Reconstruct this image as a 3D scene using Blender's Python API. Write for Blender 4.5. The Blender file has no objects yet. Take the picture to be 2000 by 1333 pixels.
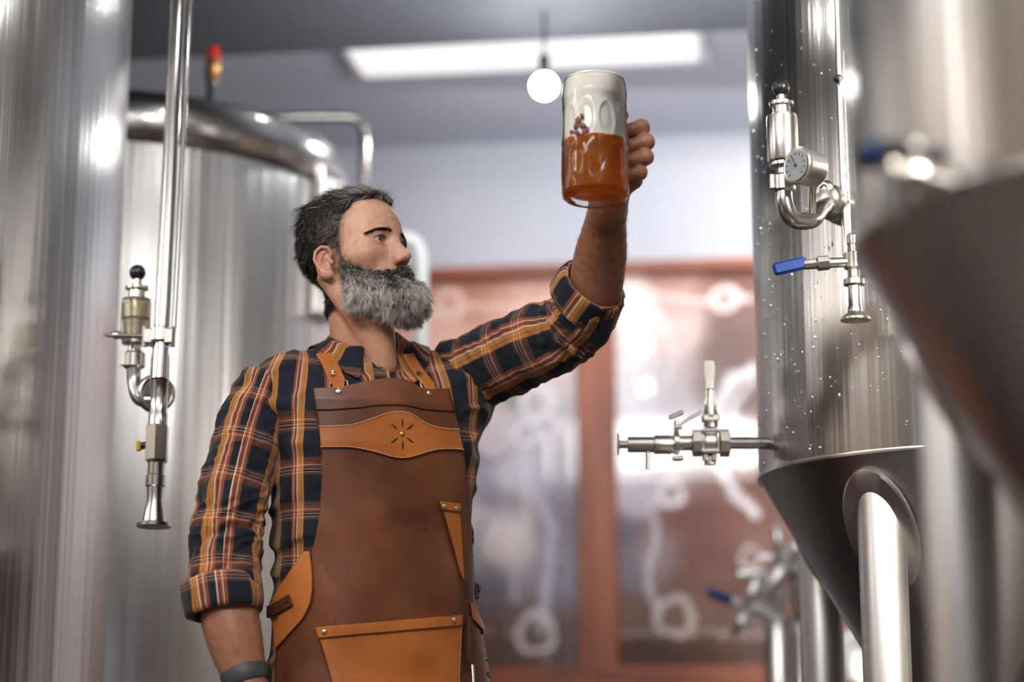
import bpy, math, random
import numpy as np
from math import sin, cos, pi, radians, sqrt
from mathutils import Vector, Matrix

# ------------------------------------------------------------------ camera, world, lights
SC = bpy.context.scene
F = 3889.0
PITCH = radians(12.0)
CAMZ = 0.73
cam_data = bpy.data.cameras.new('camera')
cam_data.lens = 70.0
cam_data.sensor_width = 36.0
cam_data.clip_start = 0.05
cam_data.dof.use_dof = True
cam_data.dof.focus_distance = 3.66
cam_data.dof.aperture_fstop = 1.35
cam = bpy.data.objects.new('camera', cam_data)
SC.collection.objects.link(cam)
cam.location = (0, 0, CAMZ)
cam.rotation_euler = (pi / 2 + PITCH, 0, 0)
SC.camera = cam

SC.view_settings.view_transform = 'Standard'
SC.view_settings.look = 'None'
SC.view_settings.gamma = 1.0
SC.view_settings.use_curve_mapping = False
SC.view_settings.exposure = 0.3
SC.cycles.max_bounces = 10
SC.cycles.diffuse_bounces = 3
SC.cycles.glossy_bounces = 5
SC.cycles.transmission_bounces = 10
SC.cycles.transparent_max_bounces = 8
SC.cycles.sample_clamp_indirect = 6.0
SC.cycles.caustics_reflective = False
SC.cycles.caustics_refractive = True
SC.cycles.blur_glossy = 0.6

world = bpy.data.worlds.new('world')
SC.world = world
world.use_nodes = True
world.node_tree.nodes['Background'].inputs[0].default_value = (0.80, 0.88, 1.0, 1)
world.node_tree.nodes['Background'].inputs[1].default_value = 1.6

YAW = radians(8.0)                       # the room stands a little askew to the camera
UR = np.array([cos(YAW), -sin(YAW), 0.0])
VR = np.array([sin(YAW), cos(YAW), 0.0])
def RM(u, v, z): return UR * u + VR * v + np.array([0, 0, z])
U0, U1, V0, V1, HC = -3.3, 3.0, -4.2, 7.6, 3.18

def area(name, loc, target, sx, sy, power, col=(1, 1, 1)):
    l = bpy.data.lights.new(name, 'AREA'); l.shape = 'RECTANGLE'; l.size = sx; l.size_y = sy
    l.energy = power; l.color = col
    o = bpy.data.objects.new(name, l); SC.collection.objects.link(o); o.location = loc
    o.rotation_euler = (Vector(target) - Vector(loc)).to_track_quat('-Z', 'Y').to_euler()
    return o
# unseen area lights: a key on the man, the rest added as fill
area('ceiling_fill', (0.5, 4.9, 2.35), (0.7, 6.2, 3.18), 1.6, 0.3, 26, (0.92, 0.95, 1.0))  # faces upward, added to brighten the ceiling
area('key_lamp', (1.65, 1.25, 2.55), (-0.15, 3.72, 1.5), 0.5, 0.4, 300, (1.0, 0.92, 0.82))
area('front_left_fill', (-0.9, 0.9, 3.0), (-0.5, 3.9, 1.2), 1.6, 0.5, 50, (1.0, 0.96, 0.92))  # added soft fill from the front left
area('rear_wall_fill', (0.9, 6.75, 3.02), (0.9, 7.5, 1.9), 2.4, 0.25, 17, (0.92, 0.95, 1.0))  # added wash to lift the rear wall
area('side_fill', (-2.7, 2.6, 2.9), (-0.3, 3.7, 1.4), 0.25, 1.4, 18, (1.0, 0.97, 0.95))  # added fill from the left, no fixture

# ------------------------------------------------------------------ pixel helpers for measuring
_R = np.array([1.0, 0, 0]); _Fw = np.array([0, cos(PITCH), sin(PITCH)]); _U = np.array([0, -sin(PITCH), cos(PITCH)])
CAM = np.array([0, 0, CAMZ])
def ray(px, py): return _Fw + _R * ((px - 1000) / F) + _U * ((666.5 - py) / F)
def P(px, py, Y):
    r = ray(px, py); return CAM + r * (Y / r[1])
def PZ(px, Y):                            # lateral X only
    return (px - 1000) / F * Y
def Pwall(px, py, v=V1):                  # point of the rear wall plane
    r = ray(px, py); t = (v - CAM @ VR) / (r @ VR); return CAM + r * t

# ------------------------------------------------------------------ object helpers
def link(o, parent=None):
    SC.collection.objects.link(o)
    if parent is not None: o.parent = parent
    return o
def rootloc(o):
    v = np.zeros(3)
    while o is not None:
        v += np.array(o.location); o = o.parent
    return v
def thing(name, label, cat, loc=(0, 0, 0), group=None):
    o = bpy.data.objects.new(name, None); o.empty_display_size = .05
    link(o); o.location = tuple(float(x) for x in loc)
    o['label'] = label; o['category'] = cat
    if group: o['group'] = group
    return o
def tag(o, label, cat, group=None):
    o['label'] = label; o['category'] = cat
    if group: o['group'] = group
    return o

def mk(name, V, faces, mat, parent=None, uv=None, col=None, smooth=True, sharp=None, origin=None):
    """faces: list of int arrays (n,3) or (n,4). V in world space; uv/col per vertex."""
    V = np.asarray(V, dtype=np.float64)
    off = rootloc(parent) if parent is not None else (np.zeros(3) if origin is None else np.asarray(origin, float))
    V = V - off
    me = bpy.data.meshes.new(name)
    faces = [np.asarray(f, dtype=np.int32) for f in faces if len(f)]
    loops = np.concatenate([f.ravel() for f in faces])
    cnt = np.concatenate([np.full(len(f), f.shape[1], dtype=np.int32) for f in faces])
    start = np.concatenate([[0], np.cumsum(cnt)[:-1]]).astype(np.int32)
    me.vertices.add(len(V)); me.vertices.foreach_set('co', V.astype(np.float32).ravel())
    me.loops.add(len(loops)); me.loops.foreach_set('vertex_index', loops)
    me.polygons.add(len(cnt)); me.polygons.foreach_set('loop_start', start)
    me.polygons.foreach_set('use_smooth', np.full(len(cnt), smooth, dtype=bool))
    me.update(calc_edges=True); me.validate()
    if uv is not None:
        uvl = me.uv_layers.new(name='UVMap'); li = np.empty(len(me.loops), dtype=np.int32); me.loops.foreach_get('vertex_index', li)
        uvl.data.foreach_set('uv', np.asarray(uv, dtype=np.float32)[li].ravel())
    if col is not None:
        c = np.asarray(col, dtype=np.float32)
        if c.shape[1] == 3: c = np.hstack([c, np.ones((len(c), 1), np.float32)])
        a = me.color_attributes.new('Col', 'FLOAT_COLOR', 'POINT'); a.data.foreach_set('color', c.ravel())
    if mat: me.materials.append(mat)
    if sharp: me.set_sharp_from_angle(angle=radians(sharp))
    o = bpy.data.objects.new(name, me); link(o, parent)
    if parent is None: o.location = tuple(off)
    return o

def frame_of(d):
    d = np.asarray(d, float); d = d / np.linalg.norm(d)
    a = np.array([0, 0, 1.0]) if abs(d[2]) < .9 else np.array([1.0, 0, 0])
    x = np.cross(a, d); x /= np.linalg.norm(x); y = np.cross(d, x)
    return x, y, d

class MB:
    def __init__(s): s.V = []; s.Q = []; s.T = []; s.n = 0
    def add(s, V, Q=(), T=()):
        V = np.asarray(V, float)
        if len(Q): s.Q.append(np.asarray(Q, int) + s.n)
        if len(T): s.T.append(np.asarray(T, int) + s.n)
        s.V.append(V); s.n += len(V); return s
    def rings(s, R, cap=True):
        """R: (n, m, 3) rings"""
        R = np.asarray(R, float); n, m, _ = R.shape
        i = np.arange(n - 1)[:, None] * m; j = np.arange(m)[None, :]; k = (j + 1) % m
        Q = np.stack([i + j, i + k, i + m + k, i + m + j], -1).reshape(-1, 4)
        V = R.reshape(-1, 3); T = []
        if cap:
            V = np.vstack([V, R[0].mean(0), R[-1].mean(0)]); jj = np.arange(m); kk = (jj + 1) % m
            T = np.vstack([np.stack([kk, jj, np.full(m, n * m)], -1), np.stack([(n - 1) * m + jj, (n - 1) * m + kk, np.full(m, n * m + 1)], -1)])
        return s.add(V, Q, T)
    def lathe(s, p0, d, prof, m=40, cap=True):
        """prof: list of (h, r) along unit direction d from p0"""
        x, y, d = frame_of(d); a = np.arange(m) / m * 2 * pi
        c = np.cos(a)[:, None] * x + np.sin(a)[:, None] * y
        R = [np.asarray(p0) + d * h + c * max(r, 1e-5) for h, r in prof]
        return s.rings(R, cap)
    def cyl(s, p0, p1, r, r1=None, m=28, bev=.0):
        p0 = np.asarray(p0, float); p1 = np.asarray(p1, float); L = np.linalg.norm(p1 - p0); r1 = r if r1 is None else r1
        if bev: pr = [(0, r - bev), (bev * .3, r - bev * .3), (bev, r), (L - bev, r1), (L - bev * .3, r1 - bev * .3), (L, r1 - bev)]
        else: pr = [(0, r), (L, r1)]
        return s.lathe(p0, p1 - p0, pr, m)
    def tube(s, pts, r, m=20, cap=True, sub=8):
        pts = np.asarray(pts, float)
        if sub > 1: pts = catmull(pts, sub)
        n = len(pts); r = np.broadcast_to(np.asarray(r, float), (n,)) if np.ndim(r) == 0 else np.interp(np.linspace(0, 1, n), np.linspace(0, 1, len(r)), r)
        X, Y, D = transport(pts); a = np.arange(m) / m * 2 * pi
        R = pts[:, None] + (X[:, None] * np.cos(a)[None, :, None] + Y[:, None] * np.sin(a)[None, :, None]) * r[:, None, None]
        return s.rings(R, cap)
    def box(s, c, size, ax=None, bev=0.0):
        ax = np.eye(3) if ax is None else np.asarray(ax); h = np.asarray(size) / 2
        if not bev:
            S = np.array([[x, y, z] for x in (-1, 1) for y in (-1, 1) for z in (-1, 1)], float) * h
            Q = [[0, 1, 3, 2], [4, 6, 7, 5], [0, 4, 5, 1], [2, 3, 7, 6], [0, 2, 6, 4], [1, 5, 7, 3]]
            return s.add(np.asarray(c) + S @ ax, Q)
        # chamfered box: stack of rounded-rectangle rings
        b = bev; rings = []
        for z, ins in ((-h[2], b), (-h[2] + b, 0), (h[2] - b, 0), (h[2], b)):
            x = h[0] - ins; y = h[1] - ins; q = b * .8
            pts = [(x - q, -y), (x, -y + q), (x, y - q), (x - q, y), (-x + q, y), (-x, y - q), (-x, -y + q), (-x + q, -y)]
            rings.append([np.asarray(c) + np.array([px, py, z]) @ ax for px, py in pts])
        return s.rings(rings)
    def sphere(s, c, r, m=28, sq=(1, 1, 1)):
        n = m // 2; t = np.linspace(0.02, pi - .02, n); a = np.arange(m) / m * 2 * pi
        R = np.stack([np.stack([np.sin(tt) * np.cos(a) * sq[0], np.sin(tt) * np.sin(a) * sq[1], -np.full(m, cos(tt)) * sq[2]], -1) for tt in t]) * r + np.asarray(c)
        return s.rings(R)
    def torus(s, c, d, R, r, m=40, k=12, a0=0, a1=2 * pi):
        x, y, d = frame_of(d); full = abs(a1 - a0 - 2 * pi) < 1e-6
        a = np.linspace(a0, a1, m + 1)[:m + (0 if full else 1)]
        b = np.arange(k) / k * 2 * pi; rings = []
        for t in a:
            e = x * cos(t) + y * sin(t); rings.append([np.asarray(c) + e * (R + r * cos(q)) + d * r * sin(q) for q in b])
        if full: rings.append(rings[0])
        return s.rings(rings, cap=not full)
    def prism(s, poly, n, t):
        """closed polygon (k,3) extruded by n*t; fan caps (convex-ish)"""
        poly = np.asarray(poly, float); n = np.asarray(n, float); n = n / np.linalg.norm(n)
        return s.rings([poly, poly + n * t])
    def build(s, name, mat, parent=None, smooth=True, sharp=35, **kw):
        f = []
        if s.Q: f.append(np.vstack(s.Q))
        if s.T: f.append(np.vstack(s.T))
        return mk(name, np.vstack(s.V), f, mat, parent, smooth=smooth, sharp=sharp, **kw)

def catmull(p, sub):
    p = np.asarray(p, float); q = np.vstack([2 * p[0] - p[1], p, 2 * p[-1] - p[-2]]); out = []
    for i in range(len(p) - 1):
        a, b, c, d = q[i:i + 4]
        for t in np.arange(sub) / sub:
            out.append(.5 * ((2 * b) + (c - a) * t + (2 * a - 5 * b + 4 * c - d) * t * t + (3 * b - a - 3 * c + d) * t ** 3))
    out.append(p[-1]); return np.array(out)
def transport(pts, up=None):
    D = np.gradient(pts, axis=0); D /= np.linalg.norm(D, axis=1)[:, None]
    x, y, _ = frame_of(D[0])
    if up is not None:
        x = np.asarray(up, float); x = x - D[0] * (x @ D[0]); x /= np.linalg.norm(x)
    X = [x]
    for i in range(1, len(pts)):
        x = X[-1] - D[i] * (X[-1] @ D[i]); X.append(x / np.linalg.norm(x))
    X = np.array(X); return X, np.cross(D, X), D

# numpy gradient noise
_rng = np.random.RandomState(7)
_perm = _rng.permutation(256); _perm = np.concatenate([_perm, _perm, _perm])
_grad = _rng.normal(size=(256, 3)); _grad /= np.linalg.norm(_grad, axis=1)[:, None]
def noise(p):
    p = np.asarray(p, float); i = np.floor(p).astype(int); f = p - i; u = f * f * f * (f * (f * 6 - 15) + 10); i &= 255
    out = 0
    for dx in (0, 1):
        wx = u[:, 0] if dx else 1 - u[:, 0]; hx = _perm[(i[:, 0] + dx) & 255]
        for dy in (0, 1):
            wy = u[:, 1] if dy else 1 - u[:, 1]; hy = _perm[hx + ((i[:, 1] + dy) & 255)]
            for dz in (0, 1):
                wz = u[:, 2] if dz else 1 - u[:, 2]; g = _grad[_perm[hy + ((i[:, 2] + dz) & 255)] & 255]
                out = out + wx * wy * wz * ((f[:, 0] - dx) * g[:, 0] + (f[:, 1] - dy) * g[:, 1] + (f[:, 2] - dz) * g[:, 2])
    return out
def sstep(a, b, x): t = np.clip((x - a) / (b - a), 0, 1); return t * t * (3 - 2 * t)

# ------------------------------------------------------------------ materials
def S2L(c): return tuple(((x / 255) / 12.92 if x / 255 < .04045 else ((x / 255 + .055) / 1.055) ** 2.4) for x in c)
class Mt:
    def __init__(s, name):
        s.m = bpy.data.materials.new(name); s.m.use_nodes = True; s.t = s.m.node_tree; s.b = s.t.nodes['Principled BSDF']
    def n(s, typ, **kw):
        o = s.t.nodes.new(typ)
        for k, v in kw.items():
            if k.startswith('i_'): o.inputs[k[2:].replace('_', ' ')].default_value = v
            else: setattr(o, k, v)
        return o
    def l(s, a, b): s.t.links.new(a, b)
    def set(s, **kw):
        for k, v in kw.items():
            k = {'base': 'Base Color', 'rough': 'Roughness', 'metal': 'Metallic', 'trans': 'Transmission Weight', 'ior': 'IOR', 'coat': 'Coat Weight', 'coatr': 'Coat Roughness',
                 'sss': 'Subsurface Weight', 'aniso': 'Anisotropic', 'emit': 'Emission Strength', 'ecol': 'Emission Color', 'spec': 'Specular IOR Level', 'sheen': 'Sheen Weight'}.get(k, k)
            if isinstance(v, tuple) and len(v) == 3 and k != 'Subsurface Radius': v = v + (1,)
            s.b.inputs[k].default_value = v
        return s
    def bump(s, src, strength=.3, dist=.001):
        b = s.n('ShaderNodeBump'); b.inputs['Strength'].default_value = strength; b.inputs['Distance'].default_value = dist
        s.l(src, b.inputs['Height']); s.l(b.outputs[0], s.b.inputs['Normal']); return b
    def tex(s, scale, kind='ShaderNodeTexNoise', vec='Object', stretch=None, detail=4, **kw):
        c = s.n('ShaderNodeTexCoord'); v = c.outputs[vec]
        if stretch:
            mp = s.n('ShaderNodeMapping'); mp.inputs['Scale'].default_value = stretch; s.l(v, mp.inputs[0]); v = mp.outputs[0]
        t = s.n(kind); t.inputs['Scale'].default_value = scale
        if 'Detail' in t.inputs: t.inputs['Detail'].default_value = detail
        s.l(v, t.inputs['Vector']); return t
    def ramp(s, src, stops, interp='LINEAR'):
        r = s.n('ShaderNodeValToRGB'); r.color_ramp.interpolation = interp; e = r.color_ramp.elements
        while len(e) > 1: e.remove(e[-1])
        e[0].position = stops[0][0]; e[0].color = tuple(stops[0][1]) + (1,)
        for p, c in stops[1:]:
            k = e.new(p); k.color = tuple(c) + (1,)
        s.l(src, r.inputs[0]); return r.outputs[0]
def simple(name, base, rough=.5, **kw):
    return Mt(name).set(base=base, rough=rough, **kw).m
def steel(name, base=(.60, .59, .58), rough=.22, aniso=0.0, streak=0.0, rvar=.1):
    M = Mt(name).set(base=base, rough=rough, metal=1.0)
    if aniso:
        M.set(aniso=aniso); tg = M.n('ShaderNodeTangent', direction_type='RADIAL', axis='Z'); M.l(tg.outputs[0], M.b.inputs['Tangent'])
    t = M.tex(6, stretch=(1, 1, .35) if aniso else None, detail=5)
    mr = M.n('ShaderNodeMapRange'); mr.inputs['To Min'].default_value = rough - rvar; mr.inputs['To Max'].default_value = rough + rvar
    M.l(t.outputs[0], mr.inputs['Value']); M.l(mr.outputs[0], M.b.inputs['Roughness'])
    if streak:
        t2 = M.tex(1.0, stretch=(13, 13, .12), detail=4); M.bump(t2.outputs[0], streak, .02)
    return M.m
MAT = {}
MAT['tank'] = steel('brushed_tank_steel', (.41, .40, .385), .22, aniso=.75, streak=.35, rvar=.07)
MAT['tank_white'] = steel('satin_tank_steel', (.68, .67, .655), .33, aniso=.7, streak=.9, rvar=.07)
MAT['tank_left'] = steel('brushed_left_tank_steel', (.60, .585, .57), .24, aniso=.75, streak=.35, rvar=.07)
MAT['cone'] = steel('cone_steel', (.52, .50, .49), .25, aniso=.6)
MAT['pipe'] = steel('polished_pipe_steel', (.55, .53, .51), .2, rvar=.08)
MAT['fit'] = steel('fitting_steel', (.62, .60, .55), .26, rvar=.1)
MAT['legst'] = steel('satin_leg_steel', (.52, .51, .49), .42)
MAT['black'] = simple('black_plastic', (.012, .012, .014), .3)
MAT['rubber'] = simple('black_rubber', (.02, .02, .02), .6)
MAT['blue'] = simple('blue_grip', S2L((12, 50, 118)), .6, spec=.25)
MAT['red'] = simple('red_cap_plastic', S2L((205, 45, 28)), .4)
MAT['brass'] = simple('brass', S2L((190, 150, 90)), .3, metal=1.0)
MAT['yellow'] = simple('yellow_lever', S2L((190, 150, 30)), .4)
MAT['poly'] = Mt('amber_polycarbonate').set(base=S2L((235, 225, 195)), rough=.08, trans=.85, ior=1.3).m
M = Mt('clear_glass').set(base=(.97, .985, .98), rough=.0, trans=1.0, ior=1.45)
tr = M.n('ShaderNodeBsdfTransparent'); tr.inputs[0].default_value = (.995, 1, .995, 1); gl = M.n('ShaderNodeBsdfGlossy'); gl.inputs['Roughness'].default_value = .03
fz = M.n('ShaderNodeFresnel'); fz.inputs[0].default_value = 1.33; m1 = M.n('ShaderNodeMixShader'); M.l(fz.outputs[0], m1.inputs[0]); M.l(tr.outputs[0], m1.inputs[1]); M.l(gl.outputs[0], m1.inputs[2])
m2 = M.n('ShaderNodeMixShader'); m2.inputs[0].default_value = .05; M.l(m1.outputs[0], m2.inputs[1]); M.l(M.b.outputs[0], m2.inputs[2]); M.l(m2.outputs[0], M.t.nodes['Material Output'].inputs['Surface'])
MAT['glass'] = M.m
MAT['dial'] = simple('dial_face', S2L((150, 155, 158)), .4)
MAT['sightglass'] = simple('sight_glass_tube', S2L((200, 215, 212)), .12)
# ------------------------------------------------------------------ the setting
def quad(name, a, b, c, d, mat, kind='structure', th=None, n=None):
    m = MB()
    if th is None: m.add([a, b, c, d], [[0, 1, 2, 3]])
    else: m.prism([a, b, c, d], n, th)
    o = m.build(name, mat, smooth=False, sharp=None); o['kind'] = kind; return o
Mw = Mt('painted_wall').set(base=S2L((186, 186, 192)), rough=.75)
t = Mw.tex(1.3, detail=6); r = Mw.ramp(t.outputs[0], [(.3, S2L((180, 180, 186))), (.7, S2L((192, 192, 198)))]); Mw.l(r, Mw.b.inputs['Base Color'])
Mw.bump(Mw.tex(60).outputs[0], .1, .002)
Mc = Mt('painted_ceiling').set(base=S2L((200, 205, 216)), rough=.8); Mc.bump(Mc.tex(30).outputs[0], .15, .003)
Mbr = Mt('brick_side_wall').set(rough=.8)
t = Mbr.tex(6, 'ShaderNodeTexBrick'); t.inputs['Color1'].default_value = S2L((168, 152, 142)) + (1,); t.inputs['Color2'].default_value = S2L((146, 132, 124)) + (1,); t.inputs['Mortar'].default_value = S2L((176, 168, 160)) + (1,)
Mbr.l(t.outputs[0], Mbr.b.inputs['Base Color'])
Mf = Mt('dark_resin_floor').set(rough=.45)
t = Mf.tex(2.5, detail=6); Mf.l(Mf.ramp(t.outputs[0], [(.3, S2L((56, 51, 51))), (.7, S2L((76, 70, 69)))]), Mf.b.inputs['Base Color'])
quad('floor', RM(U0, V0, 0), RM(U1, V0, 0), RM(U1, V1, 0), RM(U0, V1, 0), Mf.m)
quad('ceiling', RM(U0, V0, HC), RM(U0, V1, HC), RM(U1, V1, HC), RM(U1, V0, HC), Mc.m)
quad('wall_back', RM(U0, V1, 0), RM(U1, V1, 0), RM(U1, V1, HC), RM(U0, V1, HC), Mw.m)
quad('wall_left', RM(U0, V0, 0), RM(U0, V1, 0), RM(U0, V1, HC), RM(U0, V0, HC), Mbr.m)
quad('wall_right', RM(U1, V1, 0), RM(U1, V0, 0), RM(U1, V0, HC), RM(U1, V1, HC), Mbr.m)
# front wall; its window slots are added for daylight and streaks on steel
m = MB(); wins = [(-2.7, -2.05), (-1.5, -1.15), (-.55, -.1), (.7, 1.0), (1.6, 2.5)]
prev = U0
for a, b in wins:
    m.box(RM((prev + a) / 2, V0, HC / 2), (a - prev, .2, HC), [UR, VR, (0, 0, 1)])
    m.box(RM((a + b) / 2, V0, .35), (b - a, .2, .7), [UR, VR, (0, 0, 1)]); m.box(RM((a + b) / 2, V0, HC - .12), (b - a, .2, .24), [UR, VR, (0, 0, 1)])
    prev = b
m.box(RM((prev + U1) / 2, V0, HC / 2), (U1 - prev, .2, HC), [UR, VR, (0, 0, 1)])
o = m.build('wall_front', Mbr.m, smooth=False, sharp=None); o['kind'] = 'structure'
Mfr = simple('added_window_paint', (.05, .05, .055), .5)
for i, (a, b) in enumerate(wins):
    m = MB()
    for u in (a + .02, b - .02): m.box(RM(u, V0, 1.82), (.04, .08, 2.24), [UR, VR, (0, 0, 1)])
    for z in (.72, 1.5, 2.3, 2.92): m.box(RM((a + b) / 2, V0, z), (b - a, .06, .04), [UR, VR, (0, 0, 1)])
    o = m.build('added_window_%d' % (i + 1), Mfr, smooth=False, sharp=None); o['kind'] = 'structure'
# made-up dropped soffit, coloured dark to give the dark band overhead
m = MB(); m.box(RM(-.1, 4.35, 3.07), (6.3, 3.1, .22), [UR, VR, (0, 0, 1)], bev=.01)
o = m.build('trim_1', Mt('soffit_dark_band').set(base=S2L((92, 94, 100)), rough=.8).m, smooth=False, sharp=None); o['kind'] = 'structure'

# recessed panel lights
Mem = Mt('lit_diffuser').set(base=(.5, .5, .5), rough=.6, emit=.68, ecol=(1, .98, 1)); 
Mem2 = Mt('added_panel_diffuser').set(base=(.9, .9, .9), rough=.6, emit=5, ecol=(1, .97, .93))
Mwf = simple('white_lamp_frame', (.75, .75, .78), .4)
def panel_light(label, u, v, z, lu, lv, mat, group):
    t = thing('ceiling_light', label, 'ceiling light', RM(u, v, z), group)
    ax = [UR, VR, (0, 0, 1)]; m = MB()
    for s in (-1, 1):
        m.box(RM(u, v + s * lv / 2, z + .015), (lu + .05, .025, .05), ax); m.box(RM(u + s * lu / 2, v, z + .015), (.025, lv + .05, .05), ax)
    m.build('frame', Mwf, t, smooth=False, sharp=None)
    m = MB(); n = 9                                       # slightly bowed diffuser
    rows = []
    for i in range(n):
        a = (i / (n - 1) - .5); rows.append([RM(u - lu / 2 + .01, v + a * lv, z - .012 * (1 - 4 * a * a)), RM(u + lu / 2 - .01, v + a * lv, z - .012 * (1 - 4 * a * a)), RM(u + lu / 2 - .01, v + a * lv, z + .03), RM(u - lu / 2 + .01, v + a * lv, z + .03)])
    m.rings(rows); m.build('diffuser', mat, t, smooth=False, sharp=None); return t
c = Pwall(1022, 104, 6.45)
panel_light('long white lit panel light on the grey ceiling behind the bulb', float(c @ UR), 6.47, HC - .035, 1.22, .36, Mem.m, None)
for i, (u, v) in enumerate([(-1.9, 1.0), (-.6, .6), (.8, .4), (2.2, 1.0), (-1.6, -2.2), (.3, -2.2), (2.0, -2.4)]):  # extra unseen panels, added so the tanks reflect streaks
    panel_light('added lit panel out of view, for streaks in the steel', u, v, HC - .035, .10, 1.5, Mem2.m, 'added streak panels out of view')

# pendant bulbs
Mglow = Mt('lit_bulb').set(base=(1, 1, 1), rough=.4, emit=150, ecol=(1, .98, .95)).m
Mglow2 = Mt('lit_small_bulb').set(base=(1, 1, 1), rough=.4, emit=90, ecol=(1, .98, .95)).m
def bulb(p, r, label, group=None, mat=Mglow):
    t = thing('pendant_bulb', label, 'light bulb', p, group); p = np.asarray(p, float)
    MB().sphere(p, r).build('bulb', mat, t)
    MB().cyl(p + [0, 0, r * .9], p + [0, 0, r + .06], .016, bev=.003).build('socket', MAT['black'], t)
    MB().cyl(p + [0, 0, r + .05], [p[0], p[1], HC], .004, m=8).build('cord', MAT['black'], t)
bulb(P(1063, 168, 5.7), .036, 'bare round glowing bulb hanging on a cord before the ceiling panel')
def mirror(px, py, dist):
    w = Pwall(px, py, V1 - .03); r = w - CAM; L = np.linalg.norm(r); d = r / L; n = -VR; d2 = d - 2 * (d @ n) * n
    return w + d2 * dist
for px, py, zz in ((1262, 757, 2.86), (1268, 846, 2.66), (1219, 627, 2.98)):
    q0 = mirror(px, py, 0); q1 = mirror(px, py, 1.0); q = q0 + (q1 - q0) * ((zz - q0[2]) / (q1[2] - q0[2]))
    bulb(q, .03, 'round glowing bulb hanging behind the camera', 'bulbs reflected in the poster glass', mat=Mglow2)

# ------------------------------------------------------------------ framed posters on the rear wall
Mwd = Mt('red_brown_wood').set(rough=.45)
t = Mwd.tex(3.0, stretch=(6, 6, .6), detail=6); Mwd.l(Mwd.ramp(t.outputs[0], [(.3, S2L((104, 50, 30))), (.55, S2L((146, 76, 46))), (.75, S2L((176, 98, 64)))]), Mwd.b.inputs['Base Color'])
Mwd.bump(t.outputs[0], .2, .003)
Mwh = Mt('red_brown_rail_wood').set(rough=.45)
t = Mwh.tex(3.0, stretch=(.6, 6, 6), detail=6); Mwh.l(Mwh.ramp(t.outputs[0], [(.3, S2L((104, 50, 30))), (.55, S2L((150, 80, 50))), (.75, S2L((176, 100, 66)))]), Mwh.b.inputs['Base Color'])
def wu(px, py=900): return float(Pwall(px, py) @ UR)
def wz(py, px=1150): return float(Pwall(px, py)[2])
ZT, ZB = wz(538), wz(1312)
uA, uB, uC, uD = wu(690), wu(1131), wu(1206), wu(1640)
frame = thing('framed_wall_panel', 'large red-brown wooden frame holding two shiny pictures on grey wall', 'picture frame', RM((uA + uD) / 2, V1, ZB))
ax = [UR, VR, (0, 0, 1)]
def rail(name, u0, u1, z0, z1, mat, th=.06):
    MB().box(RM((u0 + u1) / 2, V1 - th / 2 - .004, (z0 + z1) / 2), (u1 - u0, th, z1 - z0), ax, bev=.006).build(name, mat, frame, sharp=30)
rail('top_rail', uA - .07, uD + .07, ZT - .012, ZT + .035, Mwh.m, .075)
rail('bottom_rail', uA - .07, uD + .07, ZB - .10, ZB + .012, Mwh.m, .075)
rail('post', uB, uC, ZB, ZT, Mwd.m); rail('post', uA - .07, uA, ZB, ZT, Mwd.m); rail('post', uD, uD + .07, ZB, ZT, Mwd.m)
ANCH = [  # picture x, y, spread, colour: soft patches of the two prints
 (850, 575, 40, (176, 112, 84)), (950, 575, 45, (170, 104, 78)), (1060, 570, 45, (196, 140, 120)), (850, 640, 40, (214, 160, 138)), (1000, 630, 50, (210, 160, 140)), (1100, 640, 40, (214, 176, 168)),
 (860, 720, 40, (220, 180, 160)), (960, 740, 40, (214, 176, 164)), (1060, 730, 45, (204, 182, 182)), (1012, 780, 20, (90, 118, 92)), (960, 850, 40, (196, 176, 182)), (1070, 850, 40, (176, 164, 172)), (930, 930, 30, (150, 138, 150)),
 (1010, 930, 30, (190, 182, 190)), (1090, 930, 30, (150, 140, 152)), (985, 980, 26, (120, 108, 122)), (985, 1055, 42, (212, 192, 186)), (1085, 1040, 34, (128, 116, 128)), (930, 1060, 26, (150, 138, 148)), (960, 1140, 40, (96, 88, 102)), (1080, 1130, 40, (130, 120, 134)),
 (940, 1200, 30, (92, 66, 56)), (1050, 1205, 40, (112, 84, 74)), (960, 1270, 40, (88, 58, 46)), (1080, 1270, 40, (84, 56, 46)),
 (1220, 575, 30, (226, 200, 192)), (1330, 560, 40, (178, 128, 110)), (1430, 550, 40, (128, 82, 68)), (1240, 660, 34, (226, 206, 198)), (1330, 660, 34, (204, 176, 166)), (1430, 690, 40, (116, 88, 82)), (1470, 620, 30, (124, 90, 82)),
 (1240, 760, 34, (214, 206, 206)), (1320, 760, 34, (180, 166, 166)), (1390, 760, 30, (128, 106, 102)), (1250, 860, 40, (208, 202, 208)), (1340, 850, 34, (184, 172, 180)), (1240, 960, 30, (184, 170, 178)), (1310, 940, 30, (176, 156, 160)),
 (1380, 930, 34, (128, 92, 84)), (1360, 1030, 40, (118, 72, 60)), (1450, 1050, 34, (124, 78, 66)), (1215, 1040, 22, (108, 96, 108)), (1230, 1120, 26, (124, 110, 118)), (1290, 1080, 30, (142, 112, 108)), (1370, 1120, 40, (116, 74, 62)), (1460, 1150, 40, (104, 68, 58)),
 (1230, 1200, 30, (118, 86, 76)), (1330, 1210, 34, (124, 92, 80)), (1440, 1220, 34, (112, 82, 72)), (1240, 1275, 40, (80, 50, 40)), (1340, 1280, 40, (78, 50, 42)), (1460, 1280, 40, (84, 52, 42)), (1600, 700, 60, (120, 90, 84)), (1600, 1000, 60, (110, 72, 60)), (740, 700, 50, (180, 130, 110)), (740, 1000, 50, (120, 108, 120)), (740, 1250, 50, (88, 60, 48))]
WH = (226, 214, 212)
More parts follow.
